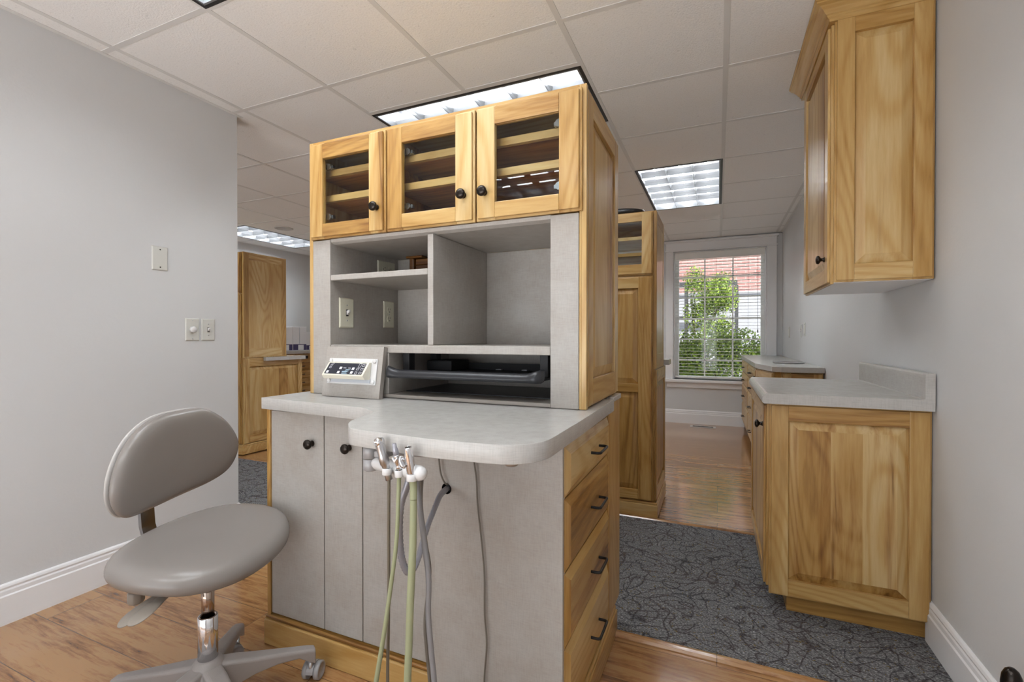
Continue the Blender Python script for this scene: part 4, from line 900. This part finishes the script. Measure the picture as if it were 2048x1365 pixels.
# ------------------------------------------------------------------ side room beyond the left wall
t = thing('drawer_cabinet', 'hickory drawer stack along the far wall of the side room', 'cabinet', (-5.45, 4.6, 0))
mb = MB(); mb.box(-5.745, -5.205, 3.2, 5.6, .10, .885, 'wood_z', .5); mb.box(-5.745, -5.26, 3.2, 5.6, 0, .0995, 'wood_y', .4); mb.build('body', t)
for j in range(4):
    for k in range(7):
        mb = MB(); z = .108 + k * .110; drawer_front(mb, (-5.204, 3.21 + j * .595, z), Y_, X_, .585, .104, .018); d = fix(mb.build('drawer', t)); pull(d, (-5.186, 3.21 + j * .595 + .29, z + .055), Y_, X_, .13)
mb = MB(); mb.box(-5.745, -5.17, 3.18, 5.62, .886, .926, 'worktop_laminate'); tag(mb.build('worktop', bevel=.002, at=(-5.45, 4.4, .886)), 'grey worktop under the cardboard boxes in the side room', 'worktop')
def carton(y0, y1, h, label, x1=-5.25):
    t = thing('cardboard_box', label, 'box', ((x1 - .2), (y0 + y1) / 2, .927), 'cartons on the side room worktop')
    mb = MB(); mb.box(x1 - .38, x1, y0, y1, .927, .927 + h, 'card_white'); mb.build('carton', t, bevel=.003)
    mb = MB(); mb.box(x1, x1 + .0012, y0 + .004, y1 - .004, .932, .932 + h * .25, 'card_navy'); mb.build('printed_band', t)
    mb = MB(); w = y1 - y0; mb.box(x1 + .0012, x1 + .002, y0 + w * .38, y0 + w * .78, .934, .932 + h * .22, 'card_white'); mb.build('label', t)
    mb = MB(); mb.box(x1, x1 + .0015, y0 + w * .45, y0 + w * .5, .932 + h * .26, .92 + h, 'label_grey'); mb.build('tape', t)
carton(4.36, 4.628, .318, 'white carton with navy band, left one, half hidden by the side room cabinet')
carton(4.632, 4.862, .322, 'white carton with navy band, fully visible on the side room worktop')
carton(4.868, 5.02, .25, 'shorter white carton beside the hutch edge on the side room worktop', -5.27)

# floor register and small post
t = thing('floor_vent', 'slotted metal floor register in front of the window', 'vent', (-.165, 6.25, 0))
mb = MB(); mb.box(-.312, -.018, 6.185, 6.315, .0005, .004, 'vent_metal'); mb.build('frame', t, bevel=.0015)
mb = MB()
for k in range(16): mb.box(-.282 + k * .0148, -.271 + k * .0148, 6.21, 6.29, .0041, .0046, 'void')
mb.build('slot', t)
t = thing('door_stop', 'dark glossy rounded post by the right wall at the bottom corner', 'door stop', (.655, 1.525, 0))
mb = MB(); mb.lathe((.655, 1.525, 0), Z_, [(.030, 0), (.030, .006), (.018, .012), (.016, .05), (.017, .20), (.0205, .235), (.0205, .262), (.0185, .280), (.013, .293), (.006, .299), (0, .300)], 'bronze', 28); mb.build('post', t)

# ------------------------------------------------------------------ daylight, camera
w = bpy.data.worlds.new('World'); S.world = w; w.use_nodes = True; nt = w.node_tree; bg = nt.nodes['Background']
tcw = nt.nodes.new('ShaderNodeTexCoord'); sx = nt.nodes.new('ShaderNodeSeparateXYZ'); nt.links.new(tcw.outputs['Generated'], sx.inputs[0])
rw = nt.nodes.new('ShaderNodeValToRGB'); rw.color_ramp.elements[0].position = .47; rw.color_ramp.elements[0].color = (.97, .985, 1, 1); rw.color_ramp.elements[1].position = .53; rw.color_ramp.elements[1].color = (.26, .275, .295, 1)
mpw = nt.nodes.new('ShaderNodeMath'); mpw.operation = 'MULTIPLY_ADD'; mpw.inputs[1].default_value = .5; mpw.inputs[2].default_value = .5; nt.links.new(sx.outputs[2], mpw.inputs[0]); nt.links.new(mpw.outputs[0], rw.inputs[0])
nt.links.new(rw.outputs[0], bg.inputs[0]); bg.inputs[1].default_value = 6.4   # added glow below the horizon to brighten the ceiling, softer sky above
sd = bpy.data.lights.new('sun', 'SUN'); sd.energy = 12.0; sd.angle = .01; sd.color = (1, .96, .88); so_ = bpy.data.objects.new('sun', sd); COL.objects.link(so_); so_.rotation_euler = V((.25, -.55, .8)).to_track_quat('Z', 'Y').to_euler()
cd = bpy.data.cameras.new('camera'); cd.sensor_width = 36; cd.lens = 941.5 / 2048 * 36; cd.clip_start = .02; cam = bpy.data.objects.new('camera', cd); COL.objects.link(cam)
cam.location = (0, 0, 1.1); cam.rotation_euler = (PI / 2 - .00687, 0, .41217); S.camera = cam
vs = S.view_settings; vs.view_transform = 'Standard'; vs.look = 'None'; vs.gamma = 1; vs.use_curve_mapping = False; vs.exposure = .14
